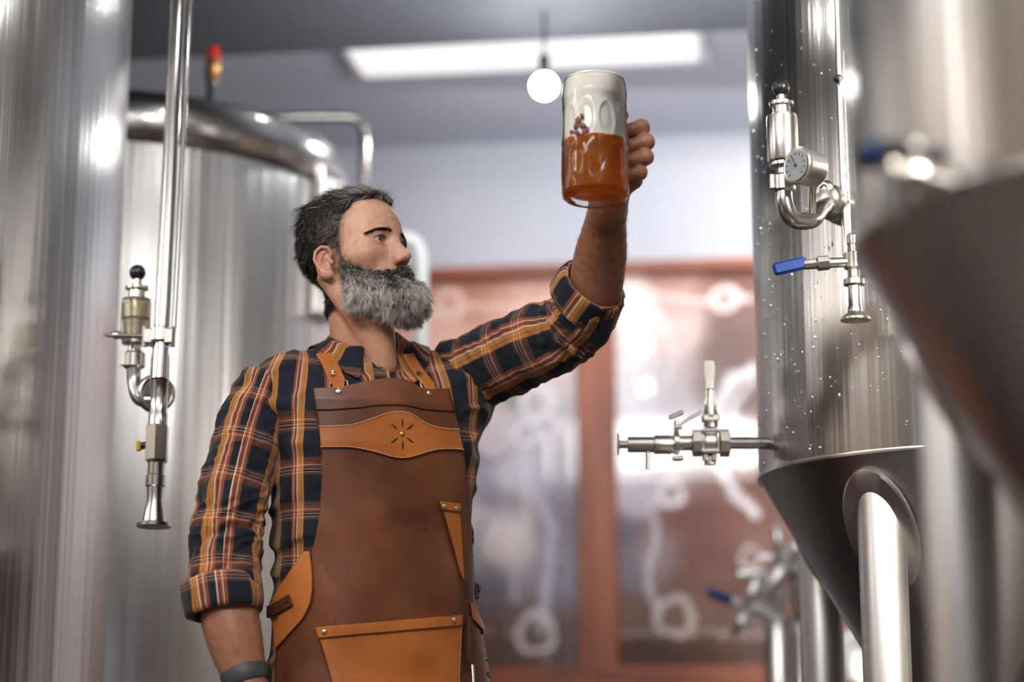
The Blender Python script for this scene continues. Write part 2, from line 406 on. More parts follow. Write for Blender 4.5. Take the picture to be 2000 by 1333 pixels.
RINGS = [(1425, 598, 24, 9, (230, 205, 200)), (1425, 598, 6, 10, (70, 45, 40)), (1312, 972, 22, 8, WH), (1050, 1232, 34, 9, (190, 176, 170)), (1315, 1205, 34, 9, (190, 172, 164)), (1052, 790, 30, 10, (222, 212, 214)), (1455, 882, 34, 12, (214, 204, 206)), (880, 590, 26, 10, (214, 170, 150)), (1030, 850, 22, 8, (214, 206, 210)), (1462, 1100, 18, 6, (190, 170, 162))]
STROKES = [([(1478, 735), (1425, 770), (1402, 850), (1414, 940), (1470, 1010)], 16, (226, 220, 224)), ([(1478, 760), (1440, 800), (1440, 840)], 10, (214, 206, 210)), ([(1215, 560), (1300, 588), (1380, 600), (1475, 600)], 13, (226, 196, 188)),
 ([(1275, 590), (1300, 655)], 20, (228, 200, 190)), ([(1268, 980), (1282, 1060), (1262, 1120), (1282, 1200)], 11, (196, 184, 186)), ([(1330, 1235), (1478, 1240)], 10, (176, 160, 150)), ([(1215, 1232), (1290, 1240)], 8, (160, 146, 138)), ([(930, 1228), (1120, 1240)], 8, (150, 134, 128)),
 ([(1062, 860), (1052, 960), (1080, 1040), (1066, 1160), (1060, 1220)], 15, (176, 168, 178)), ([(842, 612), (900, 596), (1010, 600), (1080, 590)], 12, (220, 180, 160)), ([(1330, 960), (1470, 985)], 6, (160, 124, 114)), ([(1330, 1010), (1440, 1020)], 5, (92, 54, 44)), ([(1330, 1080), (1470, 1090)], 6, (90, 54, 46)), ([(1340, 1130), (1470, 1126)], 5, (150, 112, 100)),
 ([(930, 890), (960, 905), (1000, 890)], 7, (104, 92, 106)), ([(950, 1020), (940, 1080), (960, 1110)], 8, (110, 100, 112)), ([(1010, 1120), (1010, 1170)], 12, (170, 160, 168)), ([(1290, 620), (1320, 700), (1300, 780)], 9, (216, 198, 194))]
def picture(x, y):
    num = np.zeros((len(x), 3)); den = np.zeros(len(x)) + 1e-9
    wx = x + 10 * noise(np.stack([x / 40, y / 40, x * 0], -1)); wy = y + 14 * noise(np.stack([x / 40, y / 40 + 9, x * 0], -1))
    for ax_, ay, s, c in ANCH:
        w = np.exp(-((wx - ax_) ** 2 + (wy - ay) ** 2) / (2 * (s * .8) ** 2)); num += w[:, None] * np.array(S2L(c)); den += w
    col = num / den[:, None]
    col *= (1 + .35 * noise(np.stack([x / 14, y / 14, x * 0], -1)))[:, None]
    for cx, cy, R, w, c in RINGS:
        d = np.abs(np.hypot(wx - cx, wy - cy) - R); a = (1 - sstep(w * .35, w, d))[:, None]; col = col * (1 - a) + np.array(S2L(c)) * a
    for pts, w, c in STROKES:
        q = catmull(np.array([(a, b, 0) for a, b in pts], float), 6)[:, :2]; d = np.min(np.hypot(wx[:, None] - q[None, :, 0], wy[:, None] - q[None, :, 1]), 1)
        a = .8 * (1 - sstep(w * .4, w, d))[:, None]; col = col * (1 - a) + np.array(S2L(c)) * a
    g = col.mean(1)[:, None]; col = (g + (col - g) * .80) * 1.22
    return np.clip(col, 0, 1)
Mp = Mt('glossy_print').set(rough=.55, coat=.6, coatr=.015, spec=.2)
a = Mp.n('ShaderNodeAttribute', attribute_name='Col'); Mp.l(a.outputs['Color'], Mp.b.inputs['Base Color'])
for (u0, u1, x0, x1) in ((uA, uB, 690, 1131), (uC, uD, 1206, 1640)):
    nx, nz = 130, 220; uu = np.linspace(u0 + .001, u1 - .001, nx); zz = np.linspace(ZB + .005, ZT - .005, nz); A, B = np.meshgrid(uu, zz)
    A = A.ravel(); B = B.ravel(); X = x0 + (A - u0) / (u1 - u0) * (x1 - x0); Yp = 1305 + (B - ZB) / (ZT - ZB) * (538 - 1305)
    front = UR * A[:, None] + VR * (V1 - .03) + np.array([0, 0, 1.0]) * B[:, None]
    i = np.arange(nz - 1)[:, None] * nx; j = np.arange(nx - 1)[None, :]
    Q = np.stack([i + j, i + j + 1, i + nx + j + 1, i + nx + j], -1).reshape(-1, 4)
    back = np.array([RM(u0 + .001, V1 - .006, ZB + .005), RM(u1 - .001, V1 - .006, ZB + .005), RM(u1 - .001, V1 - .006, ZT - .005), RM(u0 + .001, V1 - .006, ZT - .005)]); n0 = nx * nz
    Q = np.vstack([Q, [[n0 + 1, n0, n0 + 3, n0 + 2], [0, n0, n0 + 1, nx - 1], [n0, 0, n0 - nx, n0 + 3], [nx - 1, n0 + 1, n0 + 2, n0 - 1], [n0 - nx, n0 - 1, n0 + 2, n0 + 3]]])
    mk('print', np.vstack([front, back]), [Q], Mp.m, frame, col=np.vstack([picture(X, Yp), np.full((4, 3), .3)]), smooth=False)
# ------------------------------------------------------------------ steel vessels
def tank(name, label, x, y, R, zb, zt, mat, legs, cone=True, group=None, rim=.0, cdepth=.66, legr=.045):
    t = thing(name, label, 'brewing tank', (x, y, 0), group); c = np.array([x, y, 0.0]); up = (0, 0, 1)
    d = [(zb, R - .004), (zb + .006, R), (zt, R), (zt + .02, R - .004)]
    for i in range(1, 9):
        a = i / 8 * pi / 2; d.append((zt + .02 + .06 * sin(a), R - .004 - .07 * (1 - cos(a))))
    d += [(zt + .12, R * .6), (zt + .16, R * .3), (zt + .17, .01)]
    MB().lathe(c, up, d, 160, cap=True).build('shell', mat, t, sharp=25)
    m = MB(); m.lathe(c, up, [(zb - .001, R - .012), (zb - .001, R + .0025), (zb + .003, R + .0035), (zb + .007, R + .0025), (zb + .009, R - .005)], 160); m.build('weld_seam', MAT['cone'], t)
    if cone:
        MB().lathe(c, up, [(zb - cdepth, .03), (zb - cdepth + .02, .035)] + [(zb - cdepth + .02 + q * (cdepth - .02), .035 + q * (R - .038)) for q in (.25, .5, .75, 1)], 120).build('cone', MAT['cone'], t, sharp=60)
        MB().cyl(c + [0, 0, zb - cdepth - .16], c + [0, 0, zb - cdepth + .01], .026, bev=.003).lathe(c + [0, 0, zb - cdepth - .165], up, [(0, .045), (.012, .045)], 30).build('outlet', MAT['pipe'], t)
        slope = math.atan2(cdepth, R - .03)
        for ang in legs:
            e = np.array([cos(ang), sin(ang), 0]); rr = .325; zc = zb - (R - rr) * math.tan(slope)
            p = c + e * rr
            MB().cyl(p * [1, 1, 0] + [0, 0, .03], p * [1, 1, 0] + [0, 0, zc + .07], legr, m=40, bev=.004).build('leg', MAT['legst'], t)
            MB().lathe(p * [1, 1, 0], up, [(0, .06), (.03, .06), (.035, .02)], 30).build('foot', MAT['legst'], t)
            # oval reinforcing pad welded round the leg where it meets the cone
            nrm = np.array([e[0] * sin(slope), e[1] * sin(slope), -cos(slope)]); tg = np.array([-e[1], e[0], 0]); dn = np.cross(nrm, tg); q = np.arange(48) / 48 * 2 * pi
            o_ = p + [0, 0, zc]; rings = []
            for k, h in ((1.0, -.004), (1.0, .004), (.96, .007), (.5, .007)):
                rings.append([o_ + tg * .072 * k * cos(a) + dn * .125 * k * sin(a) + nrm * h for a in q])
            MB().rings(rings).build('leg_pad', MAT['cone'], t)
    else:
        for ang in legs:
            e = np.array([cos(ang), sin(ang), 0]); p = c + e * (R - .07)
            MB().cyl(p + [0, 0, .02], p + [0, 0, zb + .02], .05, bev=.004).lathe(p, up, [(0, .07), (.02, .07)], 30).build('leg', MAT['legst'], t)
    return t
T1 = (-1.462, 4.2, .60); T2 = (-1.12, 5.5, .62); T3 = (.902, 4.0, .40); T4 = (.785, 2.15, .40)
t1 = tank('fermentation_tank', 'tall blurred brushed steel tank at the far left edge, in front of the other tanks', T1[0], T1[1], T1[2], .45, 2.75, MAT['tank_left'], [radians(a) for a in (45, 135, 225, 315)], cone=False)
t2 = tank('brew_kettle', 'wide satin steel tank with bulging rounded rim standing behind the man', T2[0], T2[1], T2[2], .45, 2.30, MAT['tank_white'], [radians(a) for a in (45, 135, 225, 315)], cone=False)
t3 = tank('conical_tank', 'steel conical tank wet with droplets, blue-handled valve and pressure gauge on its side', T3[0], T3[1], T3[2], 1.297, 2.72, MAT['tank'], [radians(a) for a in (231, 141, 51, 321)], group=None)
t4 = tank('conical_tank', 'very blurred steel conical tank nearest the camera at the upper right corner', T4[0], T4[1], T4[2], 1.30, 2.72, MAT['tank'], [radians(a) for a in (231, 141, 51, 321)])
# bulging bright rim of the kettle, bolt, sight gauge frame
c2 = np.array([T2[0], T2[1], 0]); R2 = T2[2]
pr = [(2.28, R2 - .01)]
for i in range(13):
    a = -pi / 2 + i / 12 * pi; pr.append((2.365 + .07 * sin(a), R2 + .0 + .028 * cos(a)))
pr += [(2.44, R2 - .03)]
MB().lathe(c2, (0, 0, 1), pr, 160, cap=False).build('rim', MAT['pipe'], t2, sharp=50)
MB().lathe(P(361, 238, 4.93), (.05, -1, 0), [(-.03, .008), (.004, .008), (.008, .004)], 16).build('bolt', MAT['black'], t2)
a = radians(-17); e = np.array([cos(a), sin(a), 0]); tg = np.array([-sin(a), cos(a), 0])
zt_, zb_ = P(620, 335, 5.3)[2], P(610, 618, 5.3)[2]; zc = (zt_ + zb_) / 2; hh = zt_ - zb_
p = c2 + e * (R2 + .02)
m = MB(); ax = [tg, e, (0, 0, 1)]
for s in (-1, 1): m.box(p + tg * .07 * s + [0, 0, zc], (.010, .03, hh), ax, bev=.003)
for z in (zt_, zb_, zb_ + .09): m.box(p + [0, 0, z], (.15, .03, .010), ax, bev=.003)
m.build('gauge_frame', MAT['cone'], t2, sharp=30)
MB().box(p - e * .012 + [0, 0, zc], (.14, .008, hh), ax).build('gauge_plate', MAT['fit'], t2)
MB().cyl(p + [0, 0, zb_ + .1], p + [0, 0, zt_ - .02], .014).build('sight_tube', MAT['sightglass'], t2)
# manway cover low on the kettle and a clamp port high up on the mid tank

# condensation drops on the mid tank
rs = np.random.RandomState(5); m = MB(); c3 = np.array([T3[0], T3[1], 0])
for k in range(520):
    aa = radians(rs.uniform(180, 262)); z = 1.31 + rs.beta(1.1, 1.9) * 1.05; r = rs.uniform(.0009, .0020) * (1.5 if rs.rand() < .12 else 1)
    if rs.rand() > .35 + .65 * (noise(np.array([[aa * 3, z * 5, 1.0]]))[0] > -.05): continue
    e = np.array([cos(aa), sin(aa), 0]); b = c3 + e * T3[2] + [0, 0, z]; tg = np.array([-sin(aa), cos(aa), 0]); rings = []; L = r * rs.choice([1, 1, 1.3, 2.4])
    for h, q in ((0, 1), (.5, .85), (.85, .5), (1, .05)):
        rings.append([b + e * (r * .95 * h) + tg * r * q * cos(w) + np.array([0, 0, 1]) * L * q * sin(w) for w in np.arange(8) / 8 * 2 * pi])
    m.rings(rings, cap=False)
o = m.build('water_droplets', Mt('water').set(base=(.75, .78, .8), rough=.02, metal=.85, ior=1.33).m, t3, sharp=None); o['kind'] = 'stuff'

# ------------------------------------------------------------------ ball-knob pressure valves
def relief_valve(label, pb, pn, body_mat, gauge=None, flange=None, tankc=None, s=1.0):
    """pb: centre of the nut under the body; body stands up from it"""
    t = thing('relief_valve', label, 'valve', pb); pb = np.asarray(pb, float); up = np.array([0, 0, 1.0])
    def L(prof): return [(h * s, r * s) for h, r in prof]
    H = pn
    MB().lathe(pb, up, L([(-.018, .018), (-.014, .022), (.012, .022), (.016, .018)]), 6 if False else 32).box(pb + np.array([-.021, -.008, 0]) * s, np.array([.012, .014, .026]) * s).build('clamp_nut', MAT['fit'], t)
    MB().lathe(pb, up, L([(.016, .014), (.03, .013), (.032, .026), (.038, .026), (.04, .018)]), 32).build('base_disc', MAT['fit'], t)
    MB().lathe(pb, up, L([(.040, .028), (.044, .0295), (H - .02, .0295), (H - .014, .028), (H - .01, .018)]), 40).build('body', body_mat, t)
    MB().lathe(pb, up, L([(.046, .018), (.08, .02), (.085, .0245), (H - .024, .0245), (H - .022, .018)]), 40).build('inner_cylinder', MAT['fit'], t)
    MB().lathe(pb, up, L([(H - .011, .017), (H + .004, .016), (H + .006, .023), (H + .012, .023), (H + .013, .01), (H + .026, .008), (H + .03, .008)]), 32).build('collar', MAT['fit'], t)
    MB().sphere(pb + up * (H + .041) * s, .0165 * s).build('knob', MAT['black'], t)
    return t
# left one, beside the vertical pipe
Y = 3.9; pb = P(243, 703, Y)
rv = relief_valve('upright relief valve with black ball knob and clear body beside the vertical pipe at left', P(262, 703, Y), .138, MAT['poly'])
q0, q1, q2, q3 = P(262, 712, Y), P(262, 745, Y), P(272, 778, Y - .01), P(300, 783, Y - .01)
fc = P(303, 770, 3.9); td = np.array([T1[0] - fc[0], T1[1] - fc[1], 0]); td /= np.linalg.norm(td)
MB().tube([q0, q1, q2, q3, P(306, 776, Y + .01)], .0145).build('elbow', MAT['pipe'], rv)
fd = np.array([-.45, .9, 0]); fd /= np.linalg.norm(fd)
MB().lathe(fc - fd * .012, fd, [(0, .02), (.002, .036), (.008, .039), (.016, .039), (.022, .036), (.024, .02)], 40).torus(fc - fd * .012, fd, .033, .005).build('flange', MAT['fit'], rv)
MB().cyl(fc, fc + fd * .06, .018).build('stub_pipe', MAT['pipe'], rv)

# long vertical pipe
pt = thing('vertical_pipe', 'slim vertical steel pipe with clamps and flared end hanging in front of left tanks', 'pipe', P(300, 1030, 3.82))
pts = [P(351, -60, 3.98), P(316, 640, 3.84)]
d = pts[1] - pts[0]; d /= np.linalg.norm(d)
MB().cyl(pts[0] - d * .3, pts[1] + d * .11, .0155, m=32).build('tube', MAT['pipe'], pt)
MB().cyl(pts[0] - d * .3 + [.021, .03, 0], pts[1] + [.018, .03, 0], .0055).build('conduit', MAT['pipe'], pt)
cb = P(312, 660, 3.84)
m = MB(); m.lathe(cb - d * .018, d, [(0, .021), (.004, .025), (.03, .025), (.034, .021)], 32); m.cyl(cb + [.026, -.01, -.02], cb + [.026, -.01, .02], .007, m=6); m.cyl(cb + [-.026, -.01, -.02], cb + [-.026, -.01, .02], .007, m=6)
m.box(cb + [.02, -.016, 0], (.018, .012, .03), bev=.002); m.box(cb + [-.02, -.016, 0], (.018, .012, .03), bev=.002); m.build('pipe_clamp', MAT['fit'], pt)
MB().cyl(P(212, 655, 3.86), P(302, 657, 3.84), .0045).cyl(P(212, 655, 3.86), P(205, 655, 3.99), .0045).lathe(P(222, 655, 3.86), (1, 0, 0), [(0, .008), (.012, .008)], 16).build('support_rod', MAT['fit'], pt)
def along(a, b, prof, m=36): return MB().lathe(a, np.asarray(b) - np.asarray(a), prof, m)
A_, B_ = P(314, 690, 3.84), P(300, 1034, 3.82); L = np.linalg.norm(B_ - A_); f = L / 344
along(A_, B_, [(0, .016), (10 * f, .0185), (60 * f, .0185), (62 * f, .0172), (120 * f, .0172), (122 * f, .0185), (150 * f, .0185)]).build('sleeve', MAT['pipe'], pt)
along(A_, B_, [(142 * f, .017), (146 * f, .0235), (212 * f, .0235), (218 * f, .018)], 6).build('hex_body', MAT['fit'], pt)
along(A_, B_, [(214 * f, .0165), (240 * f, .0165), (242 * f, .019), (262 * f, .019), (264 * f, .0165), (290 * f, .0155), (318 * f, .021), (330 * f, .023), (334 * f, .033), (340 * f, .033), (341 * f, .022)]).build('flared_end', MAT['pipe'], pt)
MB().cyl(P(290, 868, 3.83), P(270, 874, 3.83), .007).build('drain_stub', MAT['black'], pt)
MB().box(P(271, 872, 3.82), (.008, .012, .02), bev=.002).build('lever', MAT['yellow'], pt)

# relief valve with gauge on the mid tank
Y = 3.56
gv = relief_valve('upright relief valve with black ball knob and round gauge on the droplet-covered tank', P(1531, 358, Y), .145, MAT['poly'] if False else MAT['fit'])
fc = P(1628, 398, 3.68); td = np.array([T3[0] - fc[0], T3[1] - fc[1], 0]); td /= np.linalg.norm(td)
MB().tube([P(1531, 366, Y), P(1533, 400, Y), P(1548, 428, Y + .01), P(1585, 430, Y + .04), P(1605, 408, Y + .07), fc], .0165).build('elbow', MAT['pipe'], gv)
MB().lathe(fc - td * .035, td, [(0, .02), (.004, .030), (.012, .034), (.03, .034), (.034, .028), (.036, .034), (.055, .036), (.058, .024), (.16, .024)], 40).build('flange', MAT['fit'], gv)
MB().torus(P(1612, 372, 3.66), td, .012, .008).build('wing_nut', MAT['fit'], gv)
gd = np.array([-.80, -.60, .0]); gd /= np.linalg.norm(gd); gc = P(1562, 325, 3.50)
gh = MB().lathe(gc - gd * .045, gd, [(0, .025), (.003, .031), (.006, .033), (.042, .033), (.047, .036), (.052, .036), (.054, .032), (.0535, .030)], 48).build('gauge_housing', MAT['fit'], gv)
MB().lathe(gc + gd * .0095, gd, [(0, .0285), (.0008, .0285)], 40).build('gauge_face', MAT['dial'], gh)
# small scale marks and needle on the dial
m = MB(); gx = np.cross([0, 0, 1], gd); gx /= np.linalg.norm(gx); gz = np.array([0, 0, 1.0])
for k in range(11):
    a = radians(225 - 27 * k); e = gx * cos(a) + gz * sin(a); m.box(gc + gd * .0108 + e * .022, (.005, .0012, .0006), [e, np.cross(gd, e), gd])
e = gx * cos(2.0) + gz * sin(2.0); m.box(gc + gd * .0112 + e * .008, (.022, .0014, .0008), [e, np.cross(gd, e), gd]); m.lathe(gc + gd * .0105, gd, [(0, .003), (.0015, .003)], 12)
m.build('needle', MAT['black'], gh)
MB().cyl(P(1588, 352, 3.53), P(1586, 425, 3.60), .007).build('gauge_stem', MAT['fit'], gv)

# sampling valve with blue handle
Y = 3.60
sv = thing('sampling_valve', 'small valve with blue lever handle and downward spout on the wet tank', 'valve', P(1668, 500, Y))
c = P(1667, 512, Y); td = np.array([T3[0] - c[0], T3[1] - c[1], 0]); td /= np.linalg.norm(td)
MB().lathe(c, (0, 0, -1), [(-.055, .007), (-.05, .012), (-.035, .012), (-.032, .009), (-.02, .010), (-.016, .018), (.012, .018), (.016, .012), (.03, .012), (.034, .020), (.044, .020), (.046, .012), (.085, .012), (.088, .014), (.096, .014)], 32).build('body', MAT['fit'], sv)
MB().lathe(c, (0, 0, -1), [(.096, .013), (.108, .028), (.112, .028), (.113, .01)], 36).build('spout_flange', MAT['fit'], sv)
MB().lathe(c, td, [(0, .012), (.02, .012), (.022, .024), (.034, .024), (.036, .013), (.10, .013)], 32).build('port', MAT['fit'], sv)
MB().cyl(c, P(1618, 514, Y - .01), .0095).lathe(P(1622, 513, Y - .01), (-1, 0, -.1), [(0, .010), (.004, .014), (.024, .014), (.028, .010), (.05, .009)], 8).build('valve_stem', MAT['fit'], sv)
hx = P(1513, 527, Y - .02) - P(1578, 512, Y - .01); hl = np.linalg.norm(hx); hx /= hl; hy = np.cross([0, 1, 0], hx); hy /= np.linalg.norm(hy)
MB().box((P(1513, 527, Y - .02) + P(1574, 513, Y - .01)) / 2, (hl, .012, .0235), [hx, np.cross(hy, hx), hy], bev=.004).build('handle', MAT['blue'], sv)
# thin sight tube running down the mid tank
gt = thing('sight_tube', 'thin vertical tube with dark knob running down the wet tank', 'pipe', P(1648, 415, 3.66))
MB().cyl(P(1632, -80, 3.66), P(1652, 500, 3.66), .0065).cyl(P(1647, 100, 3.68), P(1660, 470, 3.66), .004).build('tube', MAT['pipe'], gt)
MB().sphere(P(1638, 154, 3.645), .011, sq=(1, 1, .8)).cyl(P(1638, 154, 3.645), P(1638, 154, 3.70), .005).build('knob', MAT['black'], gt)
MB().lathe(P(1650, 395, 3.66), (0, 0, 1), [(0, .010), (.02, .010)], 20).cyl(P(1650, 385, 3.66), P(1650, 385, 3.735), .006).build('bracket', MAT['fit'], gt)

# horizontal outlet with butterfly valve
Y = 3.95; k = Y / F
oc = thing('outlet_valve', 'horizontal steel outlet pipe with clamp, lever and short drain reaching left from the wet tank', 'valve', P(1350, 866, Y))
def xl(x0, prof, y=866, mat='fit', name='pipe', m=36): return MB().lathe(P(x0, y, Y), (1, 0, 0), [(h * k, r * k) for h, r in prof], m).build(name, MAT[mat], oc)
xl(1425, [(0, 12), (62, 12), (78, 13)], mat='pipe', name='inlet_pipe')
xl(1207, [(0, 22), (1.5, 23), (3, 12), (4, 8), (18, 8), (19, 16), (70, 16), (72, 19), (104, 19), (108, 17), (112, 17)], y=869, name='end_adapter')
xl(1314, [(0, 16), (2, 23), (12, 23), (14, 16)], name='clamp_ring')
xl(1328, [(0, 15), (26, 15)], name='connecting_pipe')
xl(1351, [(0, 18), (2, 27), (19, 27), (22, 18)], name='union_nut', m=8)
xl(1374, [(0, 22), (3, 26), (22, 26), (26, 22)], name='valve_body')
xl(1404, [(0, 20), (2, 28), (20, 28), (22, 20)], name='union_nut', m=8)
m = MB()
for s in (1377, 1395): m.cyl(P(s, 842, Y - .012), P(s, 900, Y - .012), .006, m=8)
m.cyl(P(1370, 882, Y - .02), P(1404, 882, Y - .02), .005, m=8).cyl(P(1370, 842, Y - .02), P(1404, 842, Y - .02), .005, m=8).cyl(P(1387, 892, Y), P(1387, 908, Y), .012, m=10)
m.build('valve_bolts', MAT['fit'], oc)
c = P(1388, 835, Y)
MB().lathe(c, (0, 0, 1), [(0, .015), (.018, .015), (.022, .017), (.03, .014), (.05, .009), (.075, .008), (.078, .010)], 24).box(c + [0, 0, .018], (.034, .03, .016), bev=.003).build('neck', MAT['fit'], oc)
MB().rings([[c + np.array([sx * w, sy * .005, h]) for sx, sy in ((-1, -1), (1, -1), (1, 1), (-1, 1))] for h, w in ((.045, .014), (.06, .009), (.085, .008), (.125, .011), (.135, .008))]).build('lever', MAT['fit'], oc, sharp=30)
MB().cyl(P(1265, 880, Y), P(1265, 917, Y), .0045).build('drain_tube', MAT['fit'], oc)
m = MB(); m.cyl(P(1321, 845, Y), P(1321, 822, Y), .005).cyl(P(1316, 835, Y - .01), P(1332, 835, Y - .01), .005)
a0, a1 = P(1306, 818, Y - .008), P(1335, 805, Y - .008); dx = (a1 - a0) / np.linalg.norm(a1 - a0); m.box((a0 + a1) / 2, (np.linalg.norm(a1 - a0), .012, .009), [dx, (0, 1, 0), np.cross(dx, (0, 1, 0))], bev=.003)
a0, a1 = P(1330, 829, Y - .012), P(1371, 804, Y - .012); dx = (a1 - a0) / np.linalg.norm(a1 - a0); m.box((a0 + a1) / 2, (np.linalg.norm(a1 - a0), .010, .006), [dx, (0, 1, 0), np.cross(dx, (0, 1, 0))], bev=.0015)
m.build('wing_nut', MAT['fit'], oc)
MB().box(P(1324, 896, Y), (.022, .016, .010), bev=.003).cyl(P(1315, 896, Y - .01), P(1333, 896, Y - .01), .005).build('hinge', MAT['fit'], oc)

# blurred valve on the nearest tank
Y = 1.93
nv = thing('clamp_valve', 'very blurred black-handled valve on the nearest tank at upper right', 'valve', P(1740, 380, Y))
MB().tube([P(1690, 300, Y - .02), P(1760, 290, Y - .05), P(1840, 304, Y - .03)], [.015, .011, .010]).sphere(P(1700, 296, Y - .02), .019).build('handle', MAT['black'], nv)
MB().sphere(P(1706, 300, Y - .04), .009).build('blue_cap', MAT['blue'], nv)
MB().lathe(P(1738, 425, Y), (0, 0, 1), [(0, .016), (.01, .019), (.045, .019), (.05, .014), (.065, .012)], 32).build('body', MAT['fit'], nv)
c = P(1750, 350, Y); td = np.array([T4[0] - c[0], T4[1] - c[1], 0]); td /= np.linalg.norm(td)
MB().lathe(c - td * .01, td, [(0, .012), (.02, .024), (.034, .024), (.036, .014), (.12, .014)], 32).build('port', MAT['fit'], nv)

# ------------------------------------------------------------------ things behind
st = thing('safety_valve', 'red-capped brass safety valve on a steel stub above the wide rear tank', 'valve', P(413, 195, 5.35)); Y = 5.35; k = Y / F
b = P(413, 215, Y)
MB().lathe(b, (0, 0, 1), [(-.15, .017), (38 * k, .017), (40 * k, .0155), (66 * k, .0155)], 28).build('stub_pipe', MAT['pipe'], st)
MB().lathe(b, (0, 0, 1), [(62 * k, .017), (66 * k, .021), (76 * k, .021), (80 * k, .017), (86 * k, .022), (104 * k, .022), (108 * k, .018)], 28).cyl(b + [-.002, 0, 97 * k], b + [-.002, -.032, 97 * k], .015).build('valve_body', MAT['brass'], st)
MB().cyl(b + [-.002, -.0322, 97 * k], b + [-.002, -.0335, 97 * k], .011).build('outlet_bore', MAT['black'], st)
MB().lathe(b, (0, 0, 1), [(106 * k, .020), (110 * k, .021), (120 * k, .019), (134 * k, .016), (136 * k, .013)], 8).build('cap', MAT['red'], st)
p1 = thing('bent_pipe', 'steel pipe running level from the rear tank then bending down behind the man', 'pipe', P(712, 300, 5.75))
z0 = P(620, 231, 5.75)
pts = [P(420, 232, 5.75), P(520, 231, 5.75), P(600, 230, 5.75), P(672, 230, 5.75), P(700, 236, 5.75), P(711, 262, 5.75), P(711, 330, 5.75), P(711, 420, 5.75), P(711, 1200, 5.75)]
MB().tube(pts, .0165, m=28).build('pipe', MAT['pipe'], p1)
MB().lathe(P(711, 1200, 5.75) * [1, 1, 0], (0, 0, 1), [(0, .04), (.01, .04), (.012, .017), (1.4, .017)], 28).build('lower_pipe', MAT['pipe'], p1)
p2 = thing('bent_pipe', 'pale steel pipe bend seen right behind the man\'s beard', 'pipe', P(822, 600, 5.9)); Y = 5.9
g = P(822, 1200, Y) * [1, 1, 0]
pts = [g, P(822, 1000, Y), P(822, 700, Y), P(822, 560, Y), P(821, 505, Y), P(811, 476, Y), P(788, 466, Y), P(750, 466, Y), P(720, 466, Y), P(700, 490, Y), P(698, 560, Y), P(698, 800, Y), P(698, 1200, Y) * [1, 1, 0]]
MB().tube(pts, .0225, m=28).build('pipe', Mt('white_pipe').set(base=(.52, .52, .50), rough=.5, metal=.0, spec=.3).m, p2)

# beer tap tower behind the conical tank
Y = 6.1
def Z(x, y, dy=0): return P(1360 + x / 3.48, 950 + y / 3.48, Y + dy)
tw = thing('beer_tap_tower', 'blurred polished tap column with several silver tap handles beside the cone', 'beer tap', Z(600, 1400) * [1, 1, 0])
cc = Z(560, 900); MB().lathe(cc * [1, 1, 0], (0, 0, 1), [(0, .09), (.02, .09), (.03, .045), (cc[2] - .03, .045), (cc[2], .035)], 36).build('column', MAT['tank'], tw)
cc2 = Z(720, 860, .1); MB().lathe(cc2 * [1, 1, 0], (0, 0, 1), [(0, .06), (.02, .06), (.03, .05), (cc2[2] - .04, .05), (cc2[2], .03)], 36).build('column', MAT['cone'], tw)
Mh = simple('tap_silver', (.72, .72, .68), .3, metal=.9)
for a, b, r in (((440, 775), (640, 515), [.011, .017, .021, .012]), ((330, 830), (440, 610), [.012, .019, .016, .011]), ((262, 1005), (350, 880), [.010, .019, .017]), ((545, 270), (560, 480), [.011, .015, .018]), ((640, 450), (730, 440), [.015, .024, .02]), ((690, 620), (740, 540), [.012, .016, .012])):
    MB().tube([Z(*a), (Z(*a) + Z(*b)) / 2 + [0, -.02, .004], Z(*b)], r).build('tap_handle', Mh, tw)
MB().cyl(Z(285, 605), Z(460, 590), .011, bev=.002).cyl(Z(430, 492), Z(640, 482), .011, bev=.002).cyl(Z(440, 600), Z(620, 780), .018).cyl(Z(350, 820), Z(560, 900), .017).build('faucet', Mh, tw)
MB().cyl(Z(520, 560), Z(560, 930), .022).cyl(Z(640, 480), Z(720, 880, .05), .022).cyl(Z(540, 470), Z(600, 640), .014).build('manifold', MAT['cone'], tw)
MB().cyl(Z(78, 715), Z(245, 785), .0145, bev=.005).build('blue_grip', MAT['blue'], tw)
MB().cyl(Z(235, 780), Z(275, 795), .0125).cyl(Z(270, 795), Z(360, 815), .007).build('grip_end', simple('pale_metal', (.75, .68, .70), .4), tw)
kg = thing('beer_keg', 'blurred steel keg with brown wrapped body half hidden behind the cone leg', 'keg', Z(1000, 1400) * [1, 1, 0])
cc = Z(1085, 1000, .32); r_ = .115
MB().lathe(cc * [1, 1, 0], (0, 0, 1), [(cc[2] - .16, r_), (cc[2] - .1, r_ * .97), (cc[2] - .04, r_ * .8), (cc[2] + .0, r_ * .5), (cc[2] + .012, .03)], 40).build('dome', MAT['legst'], kg)
MB().lathe(cc * [1, 1, 0], (0, 0, 1), [(0, r_), (cc[2] - .40, r_), (cc[2] - .38, r_ + .006), (cc[2] - .17, r_ + .006), (cc[2] - .155, r_)], 40).build('body', simple('brown_wrap', S2L((84, 50, 34)), .6), kg)
